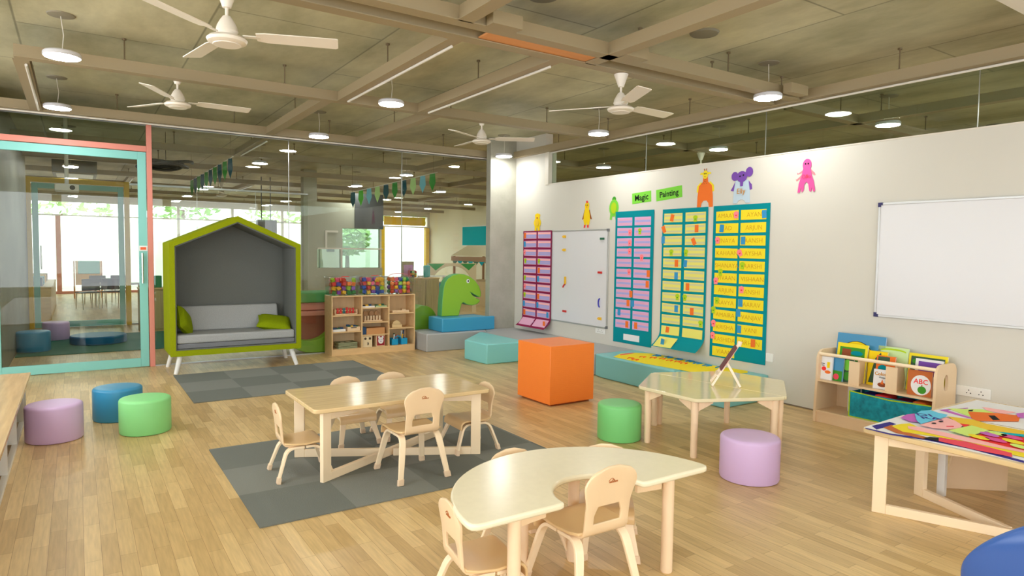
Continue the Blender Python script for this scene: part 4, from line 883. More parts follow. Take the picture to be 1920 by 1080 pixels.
animal('paper_elephant', 'purple paper elephant with a pale blue body and written name above the yellow chart', 4.21, 2.075, [([(-.07,.07),(-.11,.0),(-.135,-.035),(-.10,-.045),(-.05,.04)],'purple'),([(.07,.06),(.115,.01),(.12,-.035),(.085,-.045),(.045,.03)],'purple'),([(-.075,.06),(-.095,-.05),(-.10,-.165),(-.05,-.165),(-.035,-.14),(0,-.128),(.035,-.14),(.05,-.165),(.10,-.165),(.095,-.05),(.075,.06)],'sky'),
   (ell(-.085,.105,.04,.045),'purple'),(ell(.085,.135,.042,.048),'purple'),(ell(0,.095,.062,.055),'purple'),([(-.018,.06),(-.015,.0),(.015,.0),(.02,.06)],'purple'),(ell(-.02,.10,.008,.008),'black'),(ell(.02,.108,.008,.008),'black')], text=('Elly',0,-.05,.075,'ink'))
animal('paper_octopus', 'hot pink paper octopus alone on the wall right of the charts', 3.515, 2.12, [([(-.03,.06),(-.085,.025),(-.10,.035),(-.095,.015),(-.03,.03)],'pink'),([(-.04,.02),(-.10,-.03),(-.11,-.02),(-.10,-.045),(-.04,-.01)],'pink'),([(.03,.06),(.075,.02),(.085,-.0),(.07,.0),(.03,.03)],'pink'),(ell(0,.095,.043,.055),'hotpink'),([(-.035,.07),(-.05,.0),(-.075,-.07),(-.085,-.15),(-.062,-.15),(-.05,-.10),(-.045,-.15),(-.025,-.135),(-.02,-.08),(0,-.055),(.02,-.08),(.03,-.14),(.05,-.15),(.052,-.11),(.07,-.15),(.088,-.145),(.072,-.06),(.05,.0),(.035,.07)],'hotpink'),(ell(-.014,.105,.007,.007),'black'),(ell(.014,.105,.007,.007),'black')], text=('Ollo',0,-.01,.05,'rose'))
# switch plate and sockets
b = B(); b.box(XW-.01,XW-.0005,3.79,3.87,.375,.455); tag(b.build('switch_plate', WHITE, bevel=.003), 'small white blank plate beside the lower corner of the yellow card chart', 'switch plate')
def socket(y0, y1, z0, z1, cs, label):
    t = thing('wall_socket', label, 'socket'); b = B(); b.box(XW-.012,XW-.0005,y0,y1,z0,z1); b.build('face_plate', WHITE, t, bevel=.003)
    b = B()
    for c in cs:
        for dy, dz in ((0,.012),(-.013,-.01),(.013,-.01)): b.cyl((XW-.0125,c+dy,(z0+z1)/2+dz),(XW-.0135,c+dy,(z0+z1)/2+dz),.0042,n=8)
    b.build('pin_hole', BLACK, t)
socket(6.18,6.36,.375,.44,(6.24,6.30),'white double socket on the wall under the magnet board')
socket(2.0,2.262,.365,.44,(2.14,2.06),'white double socket on the wall right of the book rack')
# poster lying on the bench
BP = [(4.924,5.375),(5.141,5.5),(5.343,5.474),(5.47,5.338),(5.50,5.017),(5.428,4.6),(5.49,4.237),(5.50,4.06),(5.42,4.0),(5.269,4.019),(5.168,4.212),(4.963,4.3),(4.958,4.442),(4.911,4.885)]
b = B(); Z = .2505
b.extr([(x,y,Z) for x, y in BP], (0,0,.0015), 0); k = Z+.0016
b.extr([(x,y,k) for x, y in [(5.1,5.46),(5.306,5.48),(5.319,5.449),(5.06,5.407)]], (0,0,.0008), 1)
for i, (x, y) in enumerate([(5.2,5.2),(5.26,5.1),(5.30,5.0),(5.28,4.88),(5.30,4.78),(5.28,4.68),(5.02,5.2),(4.99,5.1)]): b.tube([(x-.05,y,k+.002),(x,y+.03,k+.002),(x+.03,y-.02,k+.002),(x-.03,y-.04,k+.002)], .006, 5, 2)
for i, (x, y) in enumerate([(5.40,5.2),(5.43,5.05),(5.42,4.9),(5.43,4.75),(5.40,4.62),(5.38,4.48),(5.40,4.33)]): b.tube([(x-.045,y,k+.002),(x+.04,y+.02,k+.002),(x+.03,y-.05,k+.002),(x-.04,y-.04,k+.002)], .009, 5, 3)
tag(b.build('yellow_poster', [CARD['yellow'], CARD['rose'], CARD['orange'], CARD['blue']], smooth=False), 'big yellow cut paper poster with blue and orange squiggles lying on the teal bench', 'poster')
# ------------------------------------------------------------------ collages on the right table
TP={
 'baseA':[(3.588, 1.89), (4.071, 1.917), (4.125, 1.872), (4.297, 1.639), (4.299, 1.396), (3.621, 1.169)],
 'baseB':[(4.094, 1.928), (4.919, 1.866), (4.926, 1.606), (4.321, 1.403), (4.314, 1.645), (4.142, 1.88)],
 'blue':[(3.65, 1.879), (3.828, 1.872), (3.808, 1.828), (3.632, 1.826), (3.596, 1.826)],
 'border':[(3.582, 1.881), (3.578, 1.752), (3.655, 1.59), (3.679, 1.416), (3.645, 1.177), (3.605, 1.163), (3.637, 1.4), (3.616, 1.572), (3.553, 1.739), (3.564, 1.867)],
 'orange1':[(3.668, 1.825), (3.766, 1.831), (3.684, 1.712), (3.668, 1.595), (3.621, 1.595), (3.615, 1.734)],
 'yellow':[(3.736, 1.817), (3.834, 1.812), (3.889, 1.791), (3.829, 1.708), (3.853, 1.611), (3.823, 1.473), (3.831, 1.239), (3.71, 1.199), (3.704, 1.349), (3.729, 1.558), (3.667, 1.723)],
 'pinkstrip':[(3.804, 1.765), (3.841, 1.722), (3.841, 1.501), (3.849, 1.245), (3.778, 1.221), (3.75, 1.444), (3.753, 1.611), (3.75, 1.735)],
 'red1':[(3.713, 1.568), (3.748, 1.463), (3.739, 1.362), (3.725, 1.253), (3.654, 1.225), (3.632, 1.359), (3.641, 1.537)],
 'black':[(3.621, 1.604), (3.681, 1.597), (3.703, 1.564), (3.632, 1.533)],
 'mauve':[(3.957, 1.876), (4.067, 1.895), (4.132, 1.881), (4.012, 1.82), (3.944, 1.769), (3.91, 1.801)],
 'cyan':[(4.097, 1.864), (4.225, 1.888), (4.29, 1.863), (4.259, 1.805), (4.258, 1.757), (4.19, 1.738), (4.037, 1.737), (3.89, 1.736), (3.952, 1.787)],
 'face':[(3.871, 1.736), (4.037, 1.737), (4.19, 1.738), (4.163, 1.684), (4.075, 1.604), (3.988, 1.582), (3.904, 1.611), (3.87, 1.663)],
 'mouth':[(3.971, 1.644), (4.01, 1.621), (3.985, 1.611), (3.955, 1.633)],
 'ochre':[(4.242, 1.75), (4.29, 1.636), (4.249, 1.554), (4.288, 1.392), (4.158, 1.349), (4.107, 1.48), (4.097, 1.569), (4.105, 1.629)],
 'heart':[(4.105, 1.629), (4.121, 1.587), (4.031, 1.577)],
 'lime':[(3.882, 1.594), (4.108, 1.573), (4.073, 1.479), (3.842, 1.481)],
 'red2':[(3.842, 1.481), (4.086, 1.472), (4.076, 1.321), (3.849, 1.245), (3.817, 1.315)],
 'teal':[(4.086, 1.472), (4.158, 1.349), (4.107, 1.331), (4.075, 1.399)],
 'fviolet':[(4.396, 1.865), (4.625, 1.796), (4.606, 1.789), (4.427, 1.833)],
 'fmauve':[(4.396, 1.86), (4.432, 1.83), (4.345, 1.657), (4.325, 1.677)],
 'flime':[(4.484, 1.852), (4.65, 1.728), (4.602, 1.64), (4.357, 1.662)],
 'forange':[(4.492, 1.743), (4.602, 1.64), (4.656, 1.533), (4.482, 1.483), (4.285, 1.612), (4.324, 1.658)],
 'fblack':[(4.486, 1.634), (4.519, 1.614), (4.423, 1.553), (4.386, 1.574)],
 'fblack2':[(4.536, 1.756), (4.574, 1.747), (4.529, 1.734), (4.505, 1.748)],
 'fpink':[(4.719, 1.755), (4.735, 1.665), (4.74, 1.584), (4.623, 1.602), (4.634, 1.698)],
 'fpurple':[(4.686, 1.565), (4.756, 1.549), (4.598, 1.496), (4.59, 1.524)],
}
TE= {'eye1': (3.968, 1.704), 'eye2': (4.047, 1.702), 'y1': (3.868, 1.446), 'y2': (4.033, 1.424), 'y3': (3.93, 1.317), 'y4': (3.851, 1.26), 'p1': (3.976, 1.439), 'p2': (3.888, 1.379), 'p3': (4.019, 1.356), 'textc': (4.094, 1.795)}

TP['baseA'] = TP['baseA'][:4]+[(4.299,1.396),(4.24,.80),(3.62,.78)]
TP['baseB'] = [(4.094,1.88),(4.93,1.866),(4.935,.95),(4.345,.95),(4.321,1.403),(4.314,1.645),(4.142,1.87)]
TP['ochre'] = [(4.242,1.75),(4.29,1.636),(4.249,1.554),(4.27,1.0),(4.13,1.0),(4.107,1.48),(4.097,1.569),(4.105,1.629)]
TP['yellow'] = TP['yellow'][:7]+[(3.80,.9),(3.69,.9)]+TP['yellow'][8:]
TP['red2'] = [(3.842,1.481),(4.086,1.472),(4.08,.95),(3.83,.95),(3.817,1.315)]
ZT = .459
def poster(name, label, keys, base, extra=()):
    t = thing(name, label, 'poster'); b = B(); ks = []; z = ZT
    b.extr([(x,y,z) for x, y in TP[base]], (0,0,.0012), 0); b.build('backing_sheet', CARD['white'], t, smooth=False); z += .0014
    for nm, k in keys:
        b = B(); b.extr([(x,y,z) for x, y in TP[nm]], (0,0,.0007)); b.build('paper_shape', CARD[k], t, smooth=False); z += .0008
    for (x, y, rx, ry, a, k) in extra:
        b = B(); b.extr([(x+u*math.cos(a)-v*math.sin(a), y+u*math.sin(a)+v*math.cos(a), z) for u, v in ell(0,0,rx,ry)], (0,0,.0007)); b.build('paper_dot', CARD[k], t, smooth=False)
    return t, z
pa, z = poster('collage_poster', 'bright paper collage with a pink face and blue bubble on the right table',
    [('border','navy'),('blue','navy'),('orange1','brown'),('yellow','yellow'),('red1','rose'),('black','black'),('pinkstrip','skin'),('ochre','ochre'),('red2','red'),('teal','cyan'),('mauve','grape'),('face','skin'),('heart','red'),('mouth','rose'),('lime','palelime'),('cyan','cyanlt')], 'baseA',
    [(*TE['eye1'],.016,.01,0,'black'),(*TE['eye2'],.016,.01,0,'black'),(*TE['y1'],.055,.032,1.2,'yellow'),(*TE['y2'],.05,.03,1.2,'palelime'),(*TE['y3'],.055,.032,1.2,'yellow'),(*TE['y4'],.05,.03,1.2,'palelime'),(*TE['p1'],.05,.03,1.2,'grape'),(*TE['p2'],.055,.03,1.2,'hotpink'),(*TE['p3'],.055,.03,1.2,'hotpink')])
b = B()
for s, dx, dy in (('DI',.03,.03),('RA',-.02,-.03)):
    vs, fs = text_data(s, .085, .0006, .001); b.add(vs, fs, 0, Matrix.Translation((TE['textc'][0]+dx,TE['textc'][1]+dy,z+.0002)) @ Matrix.Rotation(R(-50),4,'Z'))
b.build('handwriting', CARD['navy'], pa, smooth=False)
pb, z = poster('collage_poster', 'orange paper fish collage at the far side of the right table',
    [('fviolet','violet'),('fmauve','grape'),('flime','palelime'),('fpink','skin'),('forange','orange'),('fblack','black'),('fblack2','black'),('fpurple','grape')], 'baseB')
# ------------------------------------------------------------------ book rack
t = thing('book_rack', 'low birch book rack with rounded ends and a front rail against the right wall', 'bookcase', (5.16,3.15,0), R(-90))
# local frame: x runs along the wall towards the viewer's right (world -y), y towards the wall (world +x)
RW, RD, RH = .93, .335, .61
side = [(0,0),(RD,0),(RD,RH-.07)]+[(RD-.07+.07*math.cos(R(a)), RH-.07+.07*math.sin(R(a))) for a in (20,45,70,90)]+[(.10,RH)]+[(.10-.08*math.sin(R(a)), RH-.08+.08*math.cos(R(a))) for a in (25,50,75,90)]+[(.018,.40),(.0,.10)]
side = [side[0]]+side[1:]
hole = ell(.17,.47,.034,.062,20)
for x in (0, RW-.02):
    vs, fs = plate_data([side, hole], .02); T = Matrix(((0,0,1,x),(1,0,0,0),(0,1,0,0),(0,0,0,1))); b = B(); b.add(vs, fs, 0, T); b.build('side_panel', PLY, t, bevel=.003)
b = B(); b.box(.02,RW-.02,.01,RD-.01,.085,.10); b.build('bottom_board', PLY, t); b = B(); b.box(.02,RW-.02,.02,.04,.0,.085); b.build('plinth', PLY, t)
b = B(); b.box(.02,RW-.02,.02,RD-.01,.345,.36); b.build('middle_board', PLY, t)
b = B(); b.box(.02,RW-.02,RD-.018,RD-.008,.10,RH-.12); b.build('back_panel', PLY, t)
b = B(); b.cyl((.015,.045,.575),(RW-.015,.045,.575),.014,n=14); b.build('front_rail', PLYE, t)
for x in (.31,.60):
    b = B(); b.extr([(x,.04,.36),(x,.10,.56),(x,.20,.56),(x,.26,.36)], (.013,0,0)); b.build('divider', PLY, t)
    b = B(); b.strip([(x+.006,.035,.36),(x+.006,.04,.55)], (1,0,0), .085, .010); b.build('front_slat', PLY, t)
def rack(lx, ly, z): return Vector((5.16+ly, 3.15-lx, z))
def book(lx, ly, z, w, h, th, tilt, layers, label, cat='book', ms=None, text=None):
    """cover faces the room: layers are (outline in cover space, material)"""
    t = thing('picture_book', label, cat, rack(lx, ly, z), 0, 'picture books in the rack')
    t.rotation_euler = (0, R(tilt), 0)
    T = Matrix(((0,0,-1,0),(-1,0,0,0),(0,1,0,0),(0,0,0,1)))
    b = B(); b.add(*((lambda d: ([tuple(p) for p in d.v], d.f))(B().box(-w/2,w/2,0,h,-th,-.001))), 0, T); b.build('pages', CARD['white'], t)
    b = B(); ks = [layers[0][1]]; b.add(*((lambda d: (d.v, d.f))(B().box(-w/2-.002,w/2+.002,-.0,h+.002,-.001,.001))), 0, T)
    b.add(*((lambda d: (d.v, d.f))(B().box(-w/2-.002,w/2+.002,-.0,h+.002,-th-.001,-th))), 0, T)
    z_ = .001
    for pts, k in layers[1:]:
        if k not in ks: ks.append(k)
        vs, fs = plate_data([pts], .0006); b.add(vs, fs, ks.index(k), T @ Matrix.Translation((0,0,z_))); z_ += .0007
    for (s, u, v, sz, k, bo) in (text or ()):
        if k not in ks: ks.append(k)
        vs, fs = text_data(s, sz, .0006, bo); b.add(vs, fs, ks.index(k), T @ Matrix.Translation((u,v,z_)))
    b.build('cover', [CARD[k] if isinstance(k, str) else k for k in ks], t, smooth=False)
BK = mat('picture book blue', (60,140,186), .4); CARD['bookblue'] = BK; CARD['darkleaf'] = mat('dark leaf print', (40,80,50), .5)
Rr = lambda x0,x1,y0,y1: [(x0,y0),(x1,y0),(x1,y1),(x0,y1)]
book(.235,.225,.361,.40,.385,.012,8,[None or ('','bookblue'),(ell(-.03,.14,.165,.19,28),'black'),(ell(-.03,.14,.16,.185,28),'gold'),(ell(-.03,.19,.11,.11,24),'orange'),(ell(.05,.25,.02,.012,10),'ochre')],'large blue picture book with an orange circle, standing at the back left of the rack')
book(.205,.165,.361,.25,.31,.012,8,[('','yellow'),(Rr(-.105,.105,.03,.28),'darkgreen'),(Rr(-.085,-.01,.2,.265),'bark'),(ell(.04,.235,.05,.02,14),'teal')],'yellow edged book with a green cover picture in front of the large blue book')
book(.06,.055,.361,.105,.19,.016,5,[('','white'),(ell(-.015,.09,.02,.018,14),'red'),(ell(.02,.065,.026,.014,14),'orange'),(Rr(.01,.035,.10,.15),'gold'),(Rr(-.04,-.01,.13,.135),'black'),(Rr(-.035,-.01,.115,.12),'black')],'small white board book with fruit pictures at the left end of the rack')
book(.14,.08,.361,.11,.20,.012,5,[('','bookblue'),(Rr(-.05,.05,.0,.085),'darkgreen'),(ell(.0,.035,.025,.025,14),'rose')],'blue and green book with a pink spot beside the fruit board book')
book(.215,.10,.361,.10,.20,.012,6,[('','darkleaf'),(ell(0,.14,.04,.045,16),'green'),(ell(.005,.05,.035,.035,16),'darkgreen')],'dark green leafy book left of the first front slat')
book(.50,.225,.361,.23,.315,.012,8,[('','palegreen'),(ell(0,.285,.10,.02,18),'lime'),(ell(0,.275,.10,.016,18),'palegreen')],'pale cream and green book at the back middle of the rack')
book(.42,.165,.361,.14,.275,.012,7,[('','gold'),([(-.06,.02),(.06,.02),(.02,.27),(-.02,.22)],'darkleaf')],'golden yellow book leaning in the middle of the rack')
book(.50,.13,.361,.14,.25,.012,7,[('','orange'),(Rr(-.06,.03,.19,.245),'darkleaf'),(ell(-.02,.15,.035,.03,16),'teal')],'orange book with a dark cat shape in the middle of the rack')
book(.525,.06,.361,.135,.15,.018,4,[('','white'),(ell(0,.035,.035,.018,16),'bark'),([(-.012,.04),(.012,.04),(0,.08)],'orange')],'small white board book reading Colours in the middle of the rack',text=[('Colours',0,.118,.037,'ink',.0008),('sleeper',.005,.092,.022,'black',0)])
book(.76,.225,.361,.27,.29,.012,8,[('','yellow'),(Rr(-.12,.12,.02,.27),'darkleaf'),(ell(-.08,.23,.03,.02,14),'darkgreen')],'yellow framed dark green book at the back right of the rack')
book(.80,.165,.361,.19,.262,.012,7,[('','white'),(Rr(-.075,.085,.14,.245),'purple')],'white book with a violet panel behind the alphabet book')
book(.79,.07,.361,.165,.185,.014,4,[('','brown'),(ell(.01,.08,.07,.075,28),'white'),(ell(.02,.045,.03,.028,20),'darkgreen'),(Rr(.016,.022,.07,.085),'bark')],'red board book reading ABC with a green apple',text=[('ABC',.01,.105,.052,'red',.0006)])
t = thing('fabric_bin', 'teal patterned fabric bin with lime piping on the lower shelf of the book rack', 'bin', rack(.595,.15,.1005))
FB = mat('teal batik fabric', (10,140,160), .85, noise=.35, scale=22)
b = B(); 
for q in ((-.11,-.104,-.30,.31),(.104,.11,-.30,.31),(-.104,.104,-.30,-.294),(-.104,.104,.304,.31)): b.box(*q,0,.205)
b.box(-.104,.104,-.294,.304,0,.005); b.build('bin_body', FB, t)
b = B(); b.tube([(-.112,-.30,.205),(-.112,.0,.19),(-.112,.31,.208)], .005, 6); b.tube([(-.112,.31,.005),(-.112,.31,.208)], .005, 6); b.tube([(-.112,-.30,.003),(-.112,.31,.003)], .004, 6); b.build('piping', CARD['lime'], t)
for i, (y, c, l) in enumerate(((-.2,'orange','orange'),(-.06,'maroon','maroon'),(.08,'red','red'),(.2,'navy','navy'))):
    b = B(); b.box(-.08,.08,-.055,.055,0,.205-.012*(i % 2)); put(b, 'cloth_bundle', CARD[c], rack(.595,.15,.1065)+Vector((0,y,0)), '%s cloth bundle showing over the rim of the teal bin' % l, 'cloth', 'cloths in the fabric bin', bevel=.02)
b = B(); b.box(-.008,.008,-.055,.055,0,.22); put(b, 'white_folder', WHITE, rack(.24,.2,.1005), 'white folder standing left of the teal bin', 'folder', bevel=.002)
# ------------------------------------------------------------------ bunting
def bunting(a, c, n, cols, label, flagw=.085, turn=0):
    a, c = Vector(a), Vector(c); t = thing('bunting', label, 'bunting', group='felt leaf buntings')
    b = B(); b.tube([a, c], .006, 6); b.build('pole', COND, t)
    d = (c-a).normalized(); w = (Vector((d.x,d.y,0)).normalized()+Vector((turn,0,0))).normalized()
    for e in (a.lerp(c,.04), a.lerp(c,.96)):
        b = B(); b.cyl(e, (e.x,e.y,ZC-.003), .0022, n=6); b.build('hanging_wire', ROD, t)
    for i in range(n):
        p = a.lerp(c, (i+.5)/n); k, cc = cols[i % len(cols)]; h = .27
        b = B(); q = flagw/2; u = w
        b.extr([p-u*q*.8+Vector((0,0,-.004)), p+u*q*.8+Vector((0,0,-.004)), p+u*q+Vector((0,0,-h*.55)), p+Vector((0,0,-h)), p-u*q+Vector((0,0,-h*.55))], Vector((u.y,-u.x,0))*.003)
        b.build('flag', cc, t, smooth=False)
GA = ('a', mat('felt green', (60,150,60), .9)); GB = ('b', mat('felt navy teal', (28,84,96), .9)); GC = ('c', mat('felt pale green', (190,226,150), .9)); GD = ('d', mat('felt sky blue', (130,200,220), .9)); GE = ('e', mat('felt bright green', (90,190,60), .9))
bunting((1.74,13.2,2.60), (1.74,9.3,2.60), 10, [GA,GB,GA,GB], 'string of dark and mid green felt leaves hung from a pole, over the pod roof', .12, .35)
bunting((3.99,11.2,2.385), (4.64,9.1,2.60), 10, [GB,GE,GD,GC,GB,GA,GB,GC,GD,GA], 'string of green and blue felt leaves hung from a pole, left of the pillar', .14)
# ------------------------------------------------------------------ lobby and rooms beyond the glass
t = thing('projector', 'white projector hanging on a pole behind the teal door', 'projector', (-.09,10.3,2.1))
b = B(); b.box(-.13,.13,-.14,.14,0,.09); b.build('projector_body', WHITE, t, bevel=.01); b = B(); b.cyl((0,0,.09),(0,0,.959),.024,n=12); b.build('pole', WHITE, t); b = B(); b.cyl((.06,-.14,.045),(.06,-.15,.045),.03,n=14); b.build('lens', BLACK, t)
t = thing('ceiling_unit', 'grey boxed ceiling unit with a bright underside beyond the teal door', 'air conditioner', (0,15.6,2.78)); b = B(); b.box(-.36,.36,-.5,.5,.0,.26); b.build('unit_body', mat('unit grey', (130,134,142), .5), t, bevel=.01)
b = B(); b.box(-.3,.3,-.44,.44,-.012,-.001); b.build('grille', WHITE, t)
b = B(); b.tube([(.95+.27*math.cos(R(a))+.12*a/720, 10.4+.35*math.sin(R(a)), 2.52+.03*math.sin(a/40)+.05*a/1080) for a in range(0,1081,20)], .022, 7); b.tube([(1.1,10.75,2.6),(1.1,10.75,3.059)], .004, 5)
tag(b.build('hose_coil', BLACK), 'black hose coiled below the ceiling just right of the pink post', 'hose')
def cabinet(x0, x1, y0, y1, h, label, m=PINEB, doors=2):
    t = thing('wood_cabinet', label, 'cabinet', ((x0+x1)/2,(y0+y1)/2,0)); w, d = x1-x0, y1-y0
    b = B(); b.box(-w/2,w/2,-d/2,d/2,0.0,h-.02); b.build('cabinet_body', m, t, bevel=.003); b = B(); b.box(-w/2-.01,w/2+.01,-d/2-.01,d/2+.01,h-.02,h); b.build('worktop', PINE, t, bevel=.003)
    for i in range(doors):
        a = -w/2+w*i/doors; b = B(); b.box(a+.006,a+w/doors-.006,-d/2-.012,-d/2-.0005,.05,h-.04); b.build('door_panel', m, t, bevel=.002)
VP = mat('vertical grained panel', (190,170,124), .5, noise=.12, scale=6, stretch=(9,9,.5))
cabinet(4.86,5.40,10.5,10.95,.915,'wood grained cabinet beyond the glass with craft tubs on top', VP)
cabinet(.84,1.55,12.25,12.65,.72,'wood grained cabinet beyond the glass between the pink post and the pod', VP)
b = B(); b.box(-.06,.06,-.05,.05,0,.2); put(b, 'green_tub', mat('emerald tub', (20,140,100), .4), (1.12,12.45,.7205), 'emerald green tub on the cabinet beside the pink post', 'tub', bevel=.01)
for i, (x, z0, r, h, m, l) in enumerate(((4.98,.9155,.085,.17,BIN,'clear round jar of craft pieces on the grained cabinet'),(5.2,.9155,.08,.19,BIN,'second clear jar on the grained cabinet'))):
    b = B(); b.lathe([(r*.94,0),(r,.01),(r,h),(r*.97,h)], n=20); put(b, 'craft_jar', m, (x,10.68,z0), l, 'jar', 'craft jars')
for i in range(9):
    b = B(); b.ball((0,0,0), .028, n=8); put(b, 'pompom', [YP,REDP,DG,GC[1],mat('felt orange',(240,150,70),.9)][i % 5], (4.98+.04*math.cos(i*2.1),10.68+.04*math.sin(i*2.1),.947+.032*(i//3)), '%s pompom in the clear craft jar' % ['yellow','red','green','pale green','orange'][i % 5], 'pompom', 'pompoms in the craft jar')
b = B(); b.lathe([(.05,0),(.062,.01),(.066,.12),(.05,.125)], n=18); put(b, 'pink_pot', mat('coral pink pot', (240,110,120), .4), (5.03,10.86,.9155), 'coral pink pot behind the craft jars', 'pot')
b = B(); b.lathe([(.05,0),(.06,.01),(.062,.2),(.05,.21)], n=18); put(b, 'teal_pot', mat('turquoise pot', (40,190,190), .4), (5.33,10.86,.9155), 'turquoise pot behind the craft jars', 'pot')
b = B(); b.box(-.11,.11,-.02,.02,0,.28,0); b.box(-.09,.09,-.0215,-.02,.03,.22,1); put(b, 'stand_board', [mat('stand wood', (180,170,140), .5), CARD['lilac']], (4.72,10.86,.0), 'x', 'x').location = (4.98,10.92,.9155)
o = bpy.data.objects['stand_board']; o['label'] = 'small framed lilac picture standing behind the craft jars'; o['category'] = 'picture'
t = thing('play_stall', 'wooden play market stall with a pitched roof behind the dinosaur', 'play stall', (8.5,14.6,0)); SW = mat('stall wood', (170,130,96), .6); SR = mat('stall roof beige', (226,212,168), .6)
b = B(); b.extr([(0,1.2,1.27),(.5,1.2,1.55),(1,1.2,1.27)], (0,-2.3,0)); b.build('roof', [SR], t)
b = B(); b.extr([(-.01,1.21,1.25),(-.01,-1.12,1.25),(-.01,-1.12,1.13),(-.01,1.21,1.13)], (.03,0,0)); b.extr([(0,1.205,1.27),(.5,1.205,1.54),(1,1.205,1.27)], (0,.02,0)); b.build('fascia', SW, t)
for x, y in ((.03,1.1),(.03,-1.05),(.95,1.1),(.95,-1.05)): b = B(); b.box(x-.025,x+.025,y-.025,y+.025,0,1.26); b.build('post', SW, t)
b = B(); b.box(0.06,.9,-1.0,1.05,.0,.62,0); b.build('counter', PINEB, t); b = B()
for i in range(8): b.extr([(-.03,1.1-.28*i,1.13),(-.03,.82-.28*i,1.13),(-.03,.96-.28*i,1.03)], (.006,0,0), i % 2)
b.build('scalloped_trim', [DG, CARD['cyan']], t)
t = thing('arched_screen', 'pale wood screen with a rounded opening and green corners behind the dinosaur', 'screen', (7.0,13.0,0)); AR = mat('arch pale wood', (222,206,170), .5)
b = B(); vs, fs = plate_data([[(-.62,0),(-.62,1.12),(.62,1.12),(.62,0),(.52,0)]+[(.52*math.cos(R(a)), .62+.44*math.sin(R(a))) for a in range(0,181,12)]+[(-.52,0)]], .03); b.add(vs, fs, 0, Matrix(((1,0,0,0),(0,0,-1,0),(0,1,0,0),(0,0,0,1)))); b.build('arch_panel', AR, t)
for s in (-1,1): b = B(); b.extr([(s*.60,-.035,1.11),(s*.2,-.035,1.11),(s*.42,-.035,.96)], (0,.003,0)); b.build('corner_leaf', mat('leaf felt', (60,160,80), .8), t)
t = thing('paper_shelf', 'low white shelf of papers left of the arched screen', 'shelf', (6.15,12.2,0)); b = B(); b.box(-.3,.3,-.15,.15,.45,.47); b.box(-.3,.3,-.15,.15,.86,.88); b.box(-.3,-.28,-.15,.15,0,.86); b.box(.28,.3,-.15,.15,0,.86); b.build('shelf_frame', WHITE, t)
for i in range(4): b = B(); b.box(-.2+.12*i,-.12+.12*i,-.1,.1,.4705,.72+.03*(i % 2)); put(b, 'paper_roll_box', [DB,WHITE,BLUEB,WHITE][i], (6.15,12.2,0), '%s upright box of papers in the low white shelf' % ['navy','narrow white','bright blue','right-hand white'][i], 'box', 'paper boxes in the white shelf')
b = B(); b.box(11.44,11.499,18.7,20.5,1.56,2.28,0); b.box(11.435,11.44,18.74,20.46,1.60,2.24,1); tag(b.build('pin_board', [WHITE, CARD['cyan']]), 'bright turquoise pin board in a white frame left of the pillar', 'pin board')
# cupboards and clutter behind the middle wall
for i in range(4):
    b = B(); b.box(4.3+.7*i,4.95+.7*i,20.6,21.0,0,1.5,0); b.box(4.5+.7*i,4.75+.7*i,20.58,20.6,1.32,1.46,1); tag(b.build('white_locker', [WHITE, DARK]), 'tall white locker with a grey vent seen through the middle window, %s of four' % ['first','second','third','fourth'][i], 'locker', 'white lockers')
t = thing('cloth_easel', 'yellow framed easel draped with teal and yellow cloths beyond the teal door', 'easel', (.24,21.0,0)); OY = mat('orange frame', (236,150,40), .5)
for x in (-.31,.31): b = B(); b.cyl((x,-.02,0),(x,.0,1.0),.018,n=8); b.build('leg', OY, t)
b = B(); b.box(-.28,.29,-.03,-.01,.36,1.0,0); b.box(-.22,.27,-.045,-.031,.66,1.0,1); b.build('draped_cloth', [mat('yellow cloth', (250,190,10), .8), mat('teal cloth', (60,180,176), .8)], t, bevel=.01)
def far_chair(x, y, a, label):
    t = thing('navy_chair', label, 'chair', (x,y,0), R(a), 'navy chairs in the far classroom')
    b = B(); b.box(-.19,.19,-.18,.18,.36,.385); b.build('seat', NV, t, bevel=.01); b = B(); b.box(-.18,.18,-.2,-.17,.42,.68); b.build('backrest', NV, t, bevel=.01)
    for sx in (-.16,.16):
        for sy in (-.17,.17): b = B(); b.cyl((sx,sy*1.15,0),(sx,sy*.9,.36),.011,n=6); b.build('leg', CHROME, t)
NV = mat('navy plastic', (36,44,84), .4)
for a in ((.18,17.35,20,'navy chair nearest in the far classroom, turned left'),(.66,17.55,-15,'navy chair beside the nearest one in the far classroom'),(.35,18.9,160,'navy chair behind the far classroom table, left'),(.9,19.0,190,'navy chair behind the far classroom table, right')): far_chair(*a)
t = thing('classroom_table', 'dark topped table among navy chairs in the far classroom', 'table', (.8,18.2,0)); b = B(); b.box(-.5,.5,-.3,.3,.50,.53); b.build('tabletop', mat('dark walnut', (110,84,70), .4), t, bevel=.004)
for x in (-.45,.45):
    for y in (-.25,.25): b = B(); b.cyl((x,y,0),(x,y,.5),.018,n=8); b.build('leg', WHITE, t)
cabinet(-1.0,-.42,15.0,18.5,.62,'low cabinet along the left side of the far classroom', PINE, 1)
for i, (y, c, l) in enumerate(((15.6,DB,'navy'),(16.3,BLUEB,'bright blue'),(17.1,YP,'yellow'),(17.9,mat('box brown',(170,120,80),.6),'brown'))):
    b = B(); b.box(-.14,.14,-.16,.16,0,.16); put(b, 'storage_box', c, (-.7,y,.6205), '%s storage box on the low cabinet in the far classroom' % l, 'box', 'boxes on the far cabinet', bevel=.006)
b = B(); b.box(3.5,3.92,15.9,16.1,1.72,2.06); b.cyl((3.6,16,2.06),(3.6,16,3.058),.012,n=8); b.cyl((3.8,16,2.06),(3.8,16,3.058),.012,n=8); tag(b.build('hanging_speaker_box', mat('slate box', (120,122,136), .6)), 'slate grey box hanging beyond the right slope of the pod roof', 'box')
